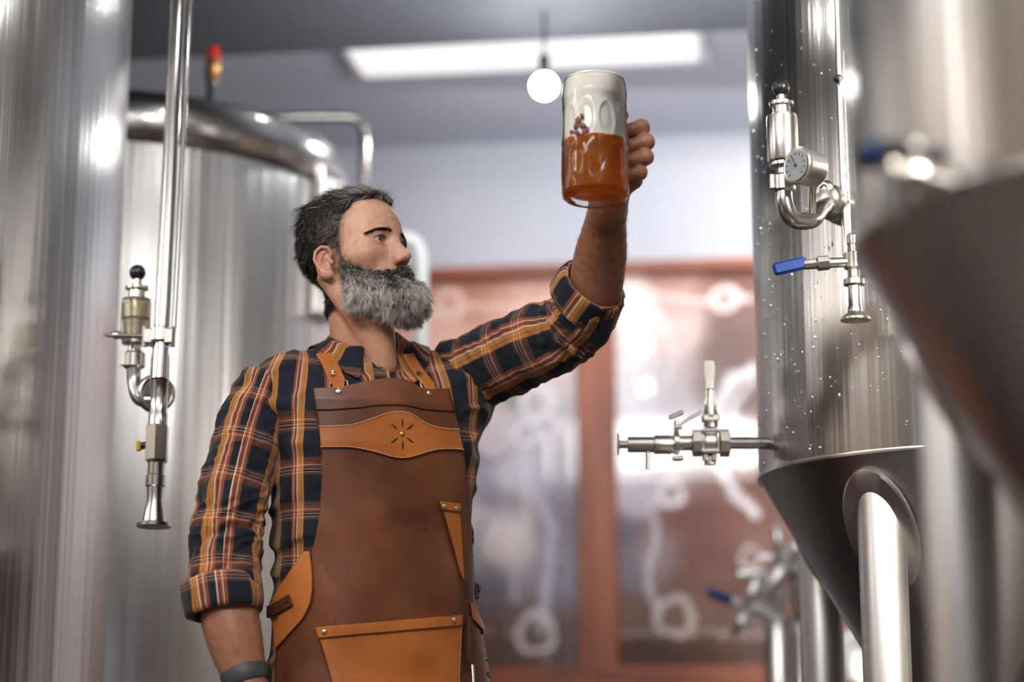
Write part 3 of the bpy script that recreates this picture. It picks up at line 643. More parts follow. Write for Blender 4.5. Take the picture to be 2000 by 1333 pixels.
# ------------------------------------------------------------------ sculpting in distance fields
def Ed(p, c, r):
    r = np.asarray(r); q = p - np.asarray(c); k0 = np.sqrt(((q / r) ** 2).sum(-1)) + 1e-9; k1 = np.sqrt(((q / (r * r)) ** 2).sum(-1)) + 1e-9
    return k0 * (k0 - 1) / k1
def RC(p, a, b, ra, rb):
    a = np.asarray(a, float); b = np.asarray(b, float); ab = b - a; t = np.clip(((p - a) @ ab) / (ab @ ab), 0, 1)
    return np.sqrt(((p - a - t[:, None] * ab) ** 2).sum(-1)) - (ra + (rb - ra) * t)
def chain(p, pts, rs, k=0.0):
    d = None
    for i in range(len(pts) - 1):
        e = RC(p, pts[i], pts[i + 1], rs[i], rs[i + 1]); d = e if d is None else (smin(d, e, k) if k else np.minimum(d, e))
    return d
def smin(a, b, k): h = np.maximum(k - np.abs(a - b), 0) / k; return np.minimum(a, b) - h * h * k * .25
def smax(a, b, k): return -smin(-a, -b, k)
def surface_net(f, lo, hi, h, blk=12):
    lo = np.asarray(lo, float); hi = np.asarray(hi, float); n = np.ceil((hi - lo) / h / blk).astype(int) * blk; nb = n // blk
    S = np.full(tuple(n + 1), 1.0, np.float32)
    I = np.stack(np.meshgrid(*[np.arange(k) for k in nb], indexing='ij'), -1).reshape(-1, 3)
    ctr = lo + (I + .5) * blk * h; d = f(ctr); act = np.abs(d) < blk * h * 0.87 * 1.7 + .004
    for i, dd in zip(I[~act], d[~act]):
        if dd < 0:
            a = i * blk; S[a[0]:a[0] + blk + 1, a[1]:a[1] + blk + 1, a[2]:a[2] + blk + 1] = -1
    L = np.stack(np.meshgrid(*[np.arange(blk + 1)] * 3, indexing='ij'), -1).reshape(-1, 3); A = I[act] * blk
    for c in range(0, len(A), 200):
        G = (A[c:c + 200, None] + L[None]).reshape(-1, 3); v = f(lo + G * h); S[G[:, 0], G[:, 1], G[:, 2]] = v
    ins = S < 0; m = np.zeros(tuple(n), np.int8)
    for dx in (0, 1):
        for dy in (0, 1):
            for dz in (0, 1): m += ins[dx:n[0] + dx, dy:n[1] + dy, dz:n[2] + dz]
    cells = np.argwhere((m > 0) & (m < 8)); idx = np.full(tuple(n), -1, np.int64); idx[cells[:, 0], cells[:, 1], cells[:, 2]] = np.arange(len(cells))
    acc = np.zeros((len(cells), 3)); cnt = np.zeros(len(cells))
    cor = [np.array(c) for c in ((0, 0, 0), (1, 0, 0), (0, 1, 0), (1, 1, 0), (0, 0, 1), (1, 0, 1), (0, 1, 1), (1, 1, 1))]
    for i in range(8):
        for ax in range(3):
            if cor[i][ax]: continue
            j = cor[i].copy(); j[ax] = 1; ca = cells + cor[i]; cb = cells + j
            va = S[ca[:, 0], ca[:, 1], ca[:, 2]].astype(float); vb = S[cb[:, 0], cb[:, 1], cb[:, 2]].astype(float); x = (va < 0) != (vb < 0)
            t = np.where(x, va / np.where(x, va - vb, 1), 0); acc[x] += cor[i] + (j - cor[i]) * t[x][:, None]; cnt[x] += 1
    V = lo + (cells + acc / cnt[:, None]) * h; Q = []
    for ax in range(3):
        sl0 = [slice(None)] * 3; sl1 = [slice(None)] * 3; sl0[ax] = slice(0, n[ax]); sl1[ax] = slice(1, n[ax] + 1); a = ins[tuple(sl0)]; b = ins[tuple(sl1)]
        E = np.argwhere(a != b); u, w = (ax + 1) % 3, (ax + 2) % 3; ok = (E[:, u] > 0) & (E[:, w] > 0) & (E[:, u] < n[u]) & (E[:, w] < n[w]); E = E[ok]; flip = b[E[:, 0], E[:, 1], E[:, 2]]
        du = np.zeros(3, int); du[u] = 1; dw = np.zeros(3, int); dw[w] = 1
        q = [idx[tuple((E - s * du - t * dw).T)] for s, t in ((0, 0), (1, 0), (1, 1), (0, 1))]; q = np.stack(q, -1); q[flip] = q[flip][:, ::-1]; Q.append(q[(q >= 0).all(1)])
    return V, np.vstack(Q)
def relax(V, Q, it=2, lam=.5):
    for _ in range(it):
        s = np.zeros_like(V); c = np.zeros(len(V))
        for i in range(4):
            for j in ((i + 1) % 4, (i + 3) % 4): np.add.at(s, Q[:, i], V[Q[:, j]]); np.add.at(c, Q[:, i], 1)
        V = V * (1 - lam) + lam * s / c[:, None]
    return V
def rotz(a): return np.array([[cos(a), -sin(a), 0], [sin(a), cos(a), 0], [0, 0, 1.0]])
def rotx(a): return np.array([[1.0, 0, 0], [0, cos(a), -sin(a)], [0, sin(a), cos(a)]])
def rings_q(n, m, closed=True):
    i = np.arange(n - 1)[:, None] * m; j = np.arange(m if closed else m - 1)[None, :]; k = (j + 1) % m
    return np.stack([i + j, i + k, i + m + k, i + m + j], -1).reshape(-1, 4)

# strands of hair: tapered three-sided hairs
def strands(roots, dirs, length, rad, col, bend, segs=5):
    n = len(roots); P_ = [roots]; d = dirs.copy(); p = roots.copy(); st = (length / segs)[:, None]
    for s in range(segs):
        d = bend(p, d, (s + 1) / segs); d /= np.linalg.norm(d, axis=1)[:, None] + 1e-9; p = p + d * st; P_.append(p)
    P_ = np.stack(P_, 1); T = np.gradient(P_, axis=1); T /= np.linalg.norm(T, axis=2)[..., None] + 1e-9
    ref = np.random.RandomState(3).normal(size=(n, 1, 3)); X = np.cross(T, ref); X /= np.linalg.norm(X, axis=2)[..., None] + 1e-9; Y = np.cross(T, X)
    w = np.linspace(1, .25, segs + 1)[None, :, None] * np.asarray(rad).reshape(-1, 1, 1); V = []
    for k in range(3): a = k * 2 * pi / 3; V.append(P_ + (X * cos(a) + Y * sin(a)) * w)
    V = np.stack(V, 2); b = (np.arange(n) * (segs + 1) * 3)[:, None, None]; s = (np.arange(segs) * 3)[None, :, None]; k = np.arange(3)[None, None, :]; k2 = (k + 1) % 3
    Q = np.stack([b + s + k, b + s + k2, b + s + 3 + k2, b + s + 3 + k], -1).reshape(-1, 4)
    C = np.repeat(col[:, None], (segs + 1) * 3, 1).reshape(-1, 3); return V.reshape(-1, 3), Q, C
def sample(V, Q, n, rs, w=None):
    a, b, c, d = (V[Q[:, i]] for i in range(4)); N = np.cross(c - a, d - b); A = np.linalg.norm(N, axis=1); N = N / (A[:, None] + 1e-12)
    if w is not None: A = A * w((a + c) / 2)
    f = rs.choice(len(Q), n, p=A / A.sum()); s, t = rs.rand(n, 1), rs.rand(n, 1)
    return a[f] * (1 - s) * (1 - t) + b[f] * s * (1 - t) + c[f] * s * t + d[f] * (1 - s) * t, N[f]

# ------------------------------------------------------------------ the man
BX, BY = -.262, 3.72
BYAW = radians(20); RB = rotz(BYAW); BO = np.array([BX, BY, 0.0])
def toB(p): return (np.asarray(p) - BO) @ RB
def fromB(q): return np.asarray(q) @ RB.T + BO
HS = 1.05; HO = np.array([-.298, 3.684, 1.659]); RH = rotz(radians(57)) @ rotx(radians(-8))
def fromH(q): return (np.asarray(q) @ RH.T) * HS + HO
def toH(p): return ((np.asarray(p) - HO) @ RH) / HS
man = thing('person', 'bearded man in plaid shirt and leather apron, looking at the mug he raises', 'person', (BX, BY, 0))

# --- head and neck
pit = toH(np.array([-.238, 3.668, 1.462]))
nk0, nk1 = toH(np.array([-.296, 3.712, 1.60])), toH(np.array([-.272, 3.738, 1.43]))
def q_of(p): q = p.copy(); q[:, 0] = np.abs(q[:, 0]); return q
def ear_sdf(q):
    e = q.copy(); e[:, 0] = q[:, 0] - .32 * (q[:, 1] - .005)
    d = Ed(e, (.0785, .0115, .002), (.0045, .0165, .028)); d = smin(d, Ed(e, (.0765, .004, -.024), (.0045, .0085, .0085)), .008)
    d = smin(d, chain(q, [(.076, -.001, .002), (.079, -.008, .016), (.083, -.003, .029), (.087, .010, .033), (.091, .022, .025), (.092, .026, .009), (.088, .021, -.009), (.081, .012, -.022)], [.0028, .0034, .0036, .0036, .0036, .0034, .0032, .004]), .002)
    d = smin(d, chain(q, [(.083, .003, .022), (.086, .011, .016), (.0875, .0155, .003), (.083, .011, -.011), (.080, .002, -.014)], [.0022, .003, .003, .003, .003]), .003)
    d = smax(d, -Ed(q, (.088, .0035, -.001), (.0085, .008, .0105)), .003)
    d = smin(d, Ed(q, (.0785, -.0075, -.003), (.005, .0045, .006)), .004)
    return d
def head_sdf(p):
    q = q_of(p)
    d = Ed(p, (0, .012, .052), (.0745, .094, .083)); d = smin(d, Ed(p, (0, -.034, .052), (.0605, .058, .062)), .03)
    d = smin(d, Ed(p, (0, -.026, -.015), (.058, .060, .078)), .03); d = smin(d, Ed(q, (.046, -.052, -.004), (.021, .023, .017)), .03)
    d = smin(d, Ed(p, (0, -.034, -.066), (.047, .048, .032)), .03); d = smin(d, Ed(p, (0, -.078, -.085), (.020, .016, .018)), .02)
    d = smin(d, Ed(p, (0, -.075, -.045), (.030, .018, .028)), .02)
    d = smin(d, RC(q, (.010, -.0860, .0360), (.045, -.070, .0355), .0085, .0080), .014)
    d = smax(d, -Ed(q, (.0305, -.1005, .0210), (.021, .0205, .0125)), .014)
    d = smin(d, np.sqrt(((q - [.0315, -.0715, .0215]) ** 2).sum(-1)) - .0148, .006)
    e = q - [.0315, -.087, .0205]; e = e.copy(); e[:, 2] -= .10 * e[:, 0] - 8 * e[:, 0] ** 2
    d = smax(d, -Ed(e, (0, 0, 0), (.0168, .012, .0045)), .0022)
    d = smin(d, chain(p, [(0, -.0885, .030), (0, -.0985, .010), (0, -.1115, -.0115)], [.0070, .0062, .0070]), .010)
    d = smin(d, Ed(p, (0, -.1135, -.0135), (.0070, .0080, .0070)), .006); d = smin(d, Ed(q, (.0095, -.1005, -.0175), (.0058, .0105, .0066)), .006)
    d = smin(d, Ed(p, (0, -.0970, -.0115), (.0125, .0150, .0130)), .009); d = smin(d, RC(p, (0, -.086, .018), (0, -.096, -.008), .0095, .0115), .010)
    d = smax(d, -Ed(q, (.0062, -.1040, -.0282), (.0038, .0065, .0045)), .0025)
    d = smax(d, -RC(q, (.0200, -.0950, -.018), (.0340, -.0865, -.040), .0012, .0012), .007)
    fm = np.exp(-(p[:, 0] / .038) ** 2) * (p[:, 1] < -.05)
    for zc_ in (.058, .071, .084): d = d + .0008 * fm * np.exp(-((p[:, 2] - zc_ - .003 * np.cos(p[:, 0] * 60)) / .0020) ** 2)
    d = d + .0009 * np.exp(-((q[:, 0] - .006) / .0016) ** 2) * np.exp(-((p[:, 2] - .040) / .009) ** 2) * (p[:, 1] < -.05)
    d = smin(d, Ed(p, (0, -.0935, -.0480), (.024, .0105, .0052)), .006); d = smin(d, Ed(p, (0, -.0925, -.0575), (.021, .0110, .0072)), .005)
    d = smax(d, -Ed(p, (0, -.104, -.0527), (.023, .009, .0011)), .0022)
    e2 = (q - [.080, .008, -.006]) / .88 + [.080, .008, .003]; d = smin(d, ear_sdf(e2) * .88, .004)
    n = RC(p, nk0, nk1, .056, .062); n = smin(n, RC(p, (0, -.042, -.078), pit, .022, .020), .04)
    n = smin(n, RC(p, (-.060, .028, -.030), pit + [0, 0, 0], .013, .009), .012); n = smin(n, RC(p, (.060, .028, -.030), pit, .013, .009), .012)
    return smin(d, n, .025)
hv, hq = surface_net(head_sdf, (-.105, -.135, -.225), (.105, .12, .145), .0015)
hv = relax(hv, hq, 1, .4)
def hair_mask(p):       # signed: negative where hair grows
    ax_ = np.abs(p[:, 0]); z = p[:, 2]; y = p[:, 1]
    yb = np.interp(z, [-.08, -.02, -.015, .02, .05, .075, .095, .112, .14], [.03, .03, -.017, -.021, -.026, -.036, -.052, -.078, -.085])
    yb = yb + .020 * sstep(.03, .055, ax_) * sstep(.085, .11, z)
    m = yb - y
    m = np.maximum(m, -(z + .082)); ear = .026 - np.sqrt(((q_of(p) - [.083, .007, -.006]) ** 2 * [.5, 1, .8]).sum(-1)); return np.maximum(m, ear)
def hair_mass(p):
    z = p[:, 2]; top = sstep(.075, .115, z); back = sstep(.0, .07, p[:, 1]); frt = sstep(-.02, -.07, p[:, 1])
    t = .0008 + .9 * top * (.009 + .005 * frt) + back * .004 * (1 - sstep(.0, -.06, z) * .8)
    t = t + .004 * noise(p * [60, 22, 45]) * (top + .3 * back)
    d = head_noear(p) - t
    return smax(d, hair_mask(p) * .8, .008)
def head_noear(p):
    d = Ed(p, (0, .012, .052), (.0745, .094, .083)); d = smin(d, Ed(p, (0, -.034, .052), (.0605, .058, .062)), .03)
    d = smin(d, Ed(p, (0, -.026, -.015), (.058, .060, .078)), .03); return smin(d, RC(p, nk0, nk1, .056, .062), .025)
def beard_mass(p):
    q = q_of(p)
    d = RC(q, (.0600, -.022, -.012), (.052, -.034, -.070), .0065, .019); d = smin(d, RC(q, (.050, -.040, -.066), (.020, -.088, -.085), .021, .033), .02)
    d = smin(d, Ed(p, (0, -.098, -.086), (.036, .036, .034)), .02); d = smin(d, RC(q, (.058, -.030, -.032), (.036, -.076, -.054), .011, .013), .015)
    m = RC(q, (.005, -.1055, -.0385), (.030, -.0900, -.0500), .0075, .0070); d = smin(d, m, .010)
    d = smin(d, RC(q, (.030, -.090, -.050), (.026, -.094, -.075), .008, .012), .010)
    d = smax(d, -Ed(p, (0, -.118, -.0570), (.0185, .032, .0078)), .005)
    return d + .0035 * noise(p * 75) + .004 * noise(p * [34, 34, 22] + 7)
# skin tints: flush, lips, paler forehead; lid shading painted in; nostrils, neck darker
def near(p, c, r): return np.exp(-(((p - np.asarray(c)) / np.asarray(r)) ** 2).sum(-1))
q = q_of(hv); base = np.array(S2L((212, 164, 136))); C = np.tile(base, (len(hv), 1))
def tint(C, w, c): return C * (1 - w[:, None]) + np.array(S2L(c)) * w[:, None]
C = tint(C, .55 * near(hv, (0, -.115, -.017), (.016, .02, .014)), (196, 118, 96)); C = tint(C, .35 * near(q, (.042, -.072, -.008), (.02, .03, .018)), (204, 128, 104))
C = tint(C, .5 * near(q, (.085, .01, .0), (.014, .03, .035)), (190, 110, 90)); C = tint(C, .25 * near(hv, (0, -.08, .08), (.06, .04, .03)), (222, 180, 150))
C = tint(C, sstep(.004, -.002, np.minimum(Ed(hv, (0, -.0935, -.0480), (.023, .0115, .0045)), Ed(hv, (0, -.0930, -.0578), (.020, .0120, .0062)))) * .85, (158, 84, 76))
C = tint(C, .45 * near(q, (.0315, -.084, .0135), (.014, .012, .005)), (170, 110, 92)); C = tint(C, .5 * near(q, (.0315, -.086, .0275), (.015, .01, .003)), (120, 78, 62))
C = tint(C, .5 * sstep(-.05, -.12, hv[:, 2]), (196, 138, 108))
wb = sstep(.004, -.003, beard_mass(hv)); C = tint(C, .8 * wb, (96, 80, 72)); wh = sstep(.004, -.003, hair_mask(hv)) * (hv[:, 2] > -.085) * (head_noear(hv) < .004); C = tint(C, .75 * wh, (58, 48, 44))
C = tint(C, sstep(.006, .001, np.abs(Ed(q, (.0062, -.1040, -.0282), (.0038, .0065, .0045)))) * .5, (110, 50, 40))
body_parts = [(fromH(hv), hq, C)]

# --- mug position, raised forearm and hand
MX, MY = PZ(1169, 3.33), 3.33
MZ0, MZ1 = P(1166, 392, MY)[2], P(1166, 160, MY)[2]
MUGC = np.array([MX, MY, 0]); ea = radians(58); EH = np.array([cos(ea), sin(ea), 0]); TH = np.array([sin(ea), -cos(ea), 0])
def hp(e, t, z): return MUGC + EH * e + TH * t + np.array([0, 0, z])
zi = [P(1250, y, 3.40)[2] for y in (258, 288, 317, 345)]
fr = [.0128, .0131, .0126, .0112]
fing = []
for i in range(4):
    z = zi[i]; dn = -.004 * i; sp = (-.006, .003, .001, -.010)[i]
    fing.append(([hp(.128, .008, z * .9 + .1 * zi[2] + .000), hp(.098, .046 + sp, z + .006), hp(.081, .018 + sp * .3, z - .002), hp(.088, -.006, z - .004)], [fr[i] * 1.12, fr[i] * 1.06, fr[i] * .94, fr[i] * .82]))
WR = P(1188, 400, 3.45)
arm_c = [P(1128, 642, 3.63), P(1150, 600, 3.605), P(1162, 560, 3.58), P(1173, 500, 3.54), P(1182, 440, 3.49), WR]
arm_r = [.038, .046, .0495, .047, .0375, .0315]
thumb = [hp(.128, -.012, zi[2] + .0), hp(.112, -.034, zi[0] - .004), hp(.092, -.030, zi[0] + .026), hp(.092, .006, zi[0] + .032)]
arm_cs = catmull(np.array(arm_c), 3); arm_rs = catmull(np.array([(r, 0, 0) for r in arm_r]), 3)[:, 0]
def hand_sdf(p):
    # knuckles and palm
    d = None
    for i in range(4):
        e = RC(p, WR + [0, 0, .012], fing[i][0][0], .016, .0145); d = e if d is None else smin(d, e, .014)
    d = smin(d, RC(p, thumb[0] * .5 + WR * .5, thumb[0], .017, .018), .015)
    d = smin(d, RC(p, WR - [0, 0, .02], WR + [0, 0, .02], .027, .024), .02)
    d = smin(d, chain(p, arm_cs, arm_rs, .004), .02)
    # wrist bones and tendons
    d = smin(d, RC(p, arm_c[4] + [.010, -.024, 0], arm_c[2] + [.012, -.036, 0], .006, .008), .014)
    F_ = None
    for pts, rs in fing:
        e = chain(p, pts, rs, .004); e = smin(e, np.sqrt(((p - pts[1]) ** 2).sum(-1)) - rs[1] * 1.03, .006)
        F_ = e if F_ is None else smin(F_, e, .0045)
    d = smin(d, F_, .007) + .0009 * noise(p * 130) + .0006 * noise(p * 260 + 5); th = chain(p, thumb, [.017, .0145, .0125, .0105], .004); d = smin(d, th, .006)
    return d
av, aq = surface_net(hand_sdf, (.05, 3.33, 1.50), (.29, 3.70, 1.925), .0017)
av = relax(av, aq, 1, .4)
Ca = np.tile(np.array(S2L((158, 108, 82))), (len(av), 1)); w = sstep(1.72, 1.74, av[:, 2]); Ca = tint(Ca, .7 * w, (188, 132, 106))  # shade painted into the arm skin, less on the hand
kn = np.min([np.linalg.norm(av - f[0][1], axis=1) for f in fing], 0); Ca = tint(Ca, .45 * sstep(.018, .006, kn), (196, 112, 92))
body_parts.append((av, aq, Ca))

# --- lowered arm and hand
low_c = [P(441, 1080, 3.585), P(444, 1150, 3.57), P(449, 1205, 3.56), P(461, 1260, 3.55), P(478, 1320, 3.54), P(487, 1350, 3.535)]
low_r = [.040, .043, .050, .0465, .0375, .034]
W2 = low_c[-1]; D2 = np.array([.06, -.02, -1.0]); D2 /= np.linalg.norm(D2)
low_cs = catmull(np.array(low_c), 3); low_rs = catmull(np.array([(r, 0, 0) for r in low_r]), 3)[:, 0]
def low_sdf(p):
    d = chain(p, low_cs, low_rs, .004)
    for i, (dx, L, r) in enumerate(((-.033, .068, .0095), (-.011, .078, .0105), (.011, .074, .0105), (.033, .064, .0105))):
        s = np.array([.25, -.97, 0]) * dx; m = W2 + D2 * .095 + s; d = smin(d, RC(p, W2 + s * .5, m, .016, .014), .012)
        d = smin(d, chain(p, [m, m + D2 * L * .5 + [.012, .0, 0], m + D2 * L * .9 + [.034, .0, 0]], [r * 1.1, r, r * .8], .004), .005)
    d = smin(d, chain(p, [W2 + D2 * .03, W2 + D2 * .06 + [.028, -.035, 0], W2 + D2 * .095 + [.05, -.05, 0], W2 + D2 * .115 + [.06, -.046, 0]], [.018, .015, .012, .0095], .004), .012)
    return d
lv, lq = surface_net(low_sdf, (-.60, 3.44, .66), (-.36, 3.68, 1.16), .0030)
body_parts.append((lv, lq, np.tile(np.array(S2L((168, 116, 90))), (len(lv), 1))))  # lowered arm gets a darker skin tone as painted shade

# --- torso, shoulders and legs
SZ = [.45, .60, .80, .90, 1.0, 1.10, 1.20, 1.30, 1.38, 1.44, 1.50, 1.58]
SA = [.19, .195, .200, .196, .186, .181, .187, .196, .200, .196, .16, .10]
SB = [.15, .145, .137, .133, .131, .128, .127, .130, .126, .114, .10, .07]
SX = [.015, .015, .014, .010, .004, .000, .000, .0, .0, .0, .0, .0]
SY = [0, 0, 0, 0, 0, 0, 0, 0, .002, .008, .012, .02]
NE = 2.35
def sec(z): return np.interp(z, SZ, SA), np.interp(z, SZ, SB), np.interp(z, SZ, SX), np.interp(z, SZ, SY)
def torso_sdf(b):
    a, bb, cx, cy = sec(b[:, 2]); rho = ((np.abs((b[:, 0] - cx) / a)) ** NE + (np.abs((b[:, 1] - cy) / bb)) ** NE + 1e-9) ** (1 / NE)
    d = (rho - 1) * (a + bb) * .5 * .92
    return smax(d, b[:, 2] - 1.44, .06)
def shirt_b(b):
    d = torso_sdf(b)
    d = smin(d, RC(b, (-.05, .022, 1.472), (-.170, .008, 1.408), .052, .066), .05)
    d = smin(d, RC(b, (.05, .022, 1.475), (.160, .004, 1.425), .052, .072), .05)
    d = smin(d, RC(b, (0, .012, 1.40), (-.004, .020, 1.490), .075, .066), .04)
    return d
def shirt_sdf(p):
    b = toB(p); d = shirt_b(b)
    f = noise(b * [9, 9, 5.5] + 3) * .008 + np.abs(noise(b * [16, 16, 10] + 11)) * .010
    w = sstep(.11, .17, np.abs(b[:, 0])) * .7 + .3
    f2 = np.maximum(0, 1 - np.abs(noise(np.stack([b[:, 0] * 6 + b[:, 2] * 9, b[:, 1] * 5, b[:, 2] * 14 - b[:, 0] * 12], -1))) * 5) * .007
    d = d - (f + f2) * w
    d = smax(d, .84 - b[:, 2] + .012 * noise(b * 12), .01)
    return d
sv_, sq_ = surface_net(shirt_sdf, (-.58, 3.48, .82), (.02, 3.98, 1.60), .0045)
sv_ = relax(sv_, sq_, 1, .4)
def body_core(p):
    b = toB(p); d = shirt_b(b) + .022; d = smax(d, .84 - b[:, 2], .02)
    for s in (-1, 1):
        d = smin(d, chain(b, [(s * .095, 0, .92), (s * .10, -.01, .50), (s * .10, .01, .10)], [.085, .055, .040], .02), .03)
        d = smin(d, RC(b, (s * .10, .03, .055), (s * .115, -.13, .035), .035, .03), .02)
    d = smin(d, RC(b, (-.16, .008, 1.40), toB(low_c[0]), .032, .036), .02)
    d = smin(d, RC(b, (.15, .004, 1.452), toB(arm_c[0]), .030, .038), .02)
    return d
bv, bq = surface_net(body_core, (-.60, 3.45, 0.0), (.22, 3.98, 1.56), .010, blk=8)
body_parts.append((bv, bq, np.tile(base, (len(bv), 1))))
Msk = Mt('skin').set(rough=.43, sss=.12, spec=.45)
Msk.b.inputs['Subsurface Radius'].default_value = (.012, .005, .003); Msk.b.inputs['Subsurface Scale'].default_value = 1.0
a = Msk.n('ShaderNodeAttribute', attribute_name='Col'); t = Msk.tex(90, detail=5); mx = Msk.n('ShaderNodeMix', data_type='RGBA', blend_type='MULTIPLY'); mx.inputs[0].default_value = .5
Msk.l(a.outputs['Color'], mx.inputs[6]); Msk.l(Msk.ramp(t.outputs[0], [(.3, (.72, .60, .55)), (.6, (1, 1, 1))]), mx.inputs[7]); Msk.l(mx.outputs[2], Msk.b.inputs['Base Color'])
Msk.bump(Msk.tex(420, detail=6).outputs[0], .22, .0006)
n = 0; VV = []; QQ = []; CC = []
for v, f, c in body_parts: VV.append(v); QQ.append(f + n); CC.append(c); n += len(v)
body = mk('body', np.vstack(VV), [np.vstack(QQ)], Msk.m, man, col=np.vstack(CC))

# --- eyes
Mey = Mt('eye').set(rough=.08, coat=1.0, coatr=.03); a = Mey.n('ShaderNodeAttribute', attribute_name='Col'); Mey.l(a.outputs['Color'], Mey.b.inputs['Base Color'])
look = np.array([-.13, -1.0, .10]); look /= np.linalg.norm(look)
for s in (-1, 1):
    X, Y_, D = frame_of(look); rings = []; cols = []
    for th in np.concatenate([np.linspace(.01, .62, 26), np.linspace(.7, pi - .02, 18)]):
        rr = .0128 + (.0006 * (1 - (th / .45) ** 2) if th < .45 else 0)
        rings.append([np.array([s * .0315, -.0722, .0215]) + (D * cos(th) + (X * cos(b) + Y_ * sin(b)) * sin(th)) * rr for b in np.arange(40) / 40 * 2 * pi])
        c = (4, 3, 3) if th < .17 else ((62, 38, 24) if th < .40 else ((26, 18, 14) if th < .46 else (190, 178, 170))); cols += [S2L(c)] * 40
    R_ = np.array(rings); mk('eye', fromH(R_.reshape(-1, 3)), [rings_q(len(rings), 40)], Mey.m, man, col=np.array(cols))

# --- hair, beard, brows
Mh_ = Mt('hair').set(rough=.42, spec=.35); a = Mh_.n('ShaderNodeAttribute', attribute_name='Col'); Mh_.l(a.outputs['Color'], Mh_.b.inputs['Base Color'])
rs = np.random.RandomState(11)
def pal(n, mix, dark, light):
    g = (rs.rand(n) < mix)[:, None]; v = rs.uniform(.75, 1.2, (n, 1)); return np.where(g, np.array(S2L(light)), np.array(S2L(dark))) * v
def hairs(V, Q, n, rad, lenf, dirf, mixf, darkc, lightc, bend, segs, w=None):
    p, N = sample(V, Q, n, rs, w); L = lenf(p) * rs.uniform(.7, 1.25, n); d = dirf(p, N)
    mix = mixf(p); g = (rs.rand(n) < mix)[:, None]; v = rs.uniform(.7, 1.25, (n, 1)); col = np.where(g, np.array(S2L(lightc)), np.array(S2L(darkc))) * v
    return strands(p - N * .001, d, L, rad * rs.uniform(.7, 1.2, n), col, bend, segs)
def comb(parts):
    n = 0; A, B, C_ = [], [], []
    for v, f, c in parts: A.append(v); B.append(f + n); C_.append(c); n += len(v)
    return np.vstack(A), np.vstack(B), np.vstack(C_)
mv, mq = surface_net(hair_mass, (-.10, -.12, -.11), (.10, .13, .165), .0025); mv = relax(mv, mq, 1)
def cn(p, s, sd=0): return np.stack([noise(p * s + sd + 17 * k) for k in range(3)], -1)
cm = np.tile(np.array(S2L((34, 30, 30))), (len(mv), 1)) * (1 + .8 * noise(mv * [300, 90, 200]))[:, None]
sidew = sstep(.085, .06, mv[:, 2]) * sstep(.05, -.01, mv[:, 1]); cm = tint(cm, .55 * sidew, (92, 78, 70))
def hdir(p, N):
    f = np.stack([.15 * np.sign(p[:, 0]), np.full(len(p), .8), np.where(p[:, 2] > .095, .10, -.55)], -1); f[:, 2] -= .5 * sstep(.04, .09, p[:, 1])
    f = f - N * (f * N).sum(1)[:, None]; up = np.where(p[:, 2] > .09, .27, .40)[:, None]; return f + N * up + cn(p, 60) * .5 + rs.normal(size=p.shape) * .08
def hlen(p): top = sstep(.085, .11, p[:, 2]); return .010 + .016 * top + .008 * sstep(.03, .09, p[:, 1]) * sstep(-.03, .02, p[:, 2])
def hmix(p): return .12 + .68 * sstep(-.01, -.07, p[:, 1]) * sstep(.09, .11, p[:, 2]) + .28 * sstep(.09, .07, p[:, 2]) * sstep(.03, -.02, p[:, 1]) - .08 * sstep(.02, .07, p[:, 1])
def hbend(p, d, t): g = p - np.array([0, .015, .05]); g /= np.linalg.norm(g, axis=1)[:, None]; return d + cn(p, 90, 5) * .55 - g * np.where(p[:, 2] > .09, .11, .06)[:, None]
Mhb = Mt('hair_base').set(rough=.6, spec=.25); a = Mhb.n('ShaderNodeAttribute', attribute_name='Col'); t = Mhb.tex(1.0, stretch=(420, 420, 90), detail=3)
mx = Mhb.n('ShaderNodeMix', data_type='RGBA', blend_type='MULTIPLY'); mx.inputs[0].default_value = 1.0; Mhb.l(a.outputs['Color'], mx.inputs[6]); Mhb.l(Mhb.ramp(t.outputs[0], [(.40, (.12, .12, .12)), (.62, (1.5, 1.5, 1.5))]), mx.inputs[7]); Mhb.l(mx.outputs[2], Mhb.b.inputs['Base Color']); Mhb.bump(t.outputs[0], 1.0, .0015)
h0 = hairs(mv, mq, 13000, .00038, lambda p: .006 + 0 * p[:, 0], lambda p, N: hdir(p, N) - N * .16, hmix, (24, 20, 20), (140, 130, 122), lambda p, d, t: d, 3)
h1 = hairs(mv, mq, 36000, .00028, hlen, hdir, hmix, (20, 17, 17), (186, 178, 170), hbend, 5, lambda c: 1 + 1.2 * (c[:, 2] < .09))
h0 = (h0[0] + (h0[0] - [0, .015, .05]) * .012, h0[1], h0[2])
v, f, c = comb([h0, h1]); ho = mk('hair', fromH(v), [f], Mh_.m, man, col=c); mk('hair_base', fromH(mv), [mq], Mhb.m, ho, col=cm)

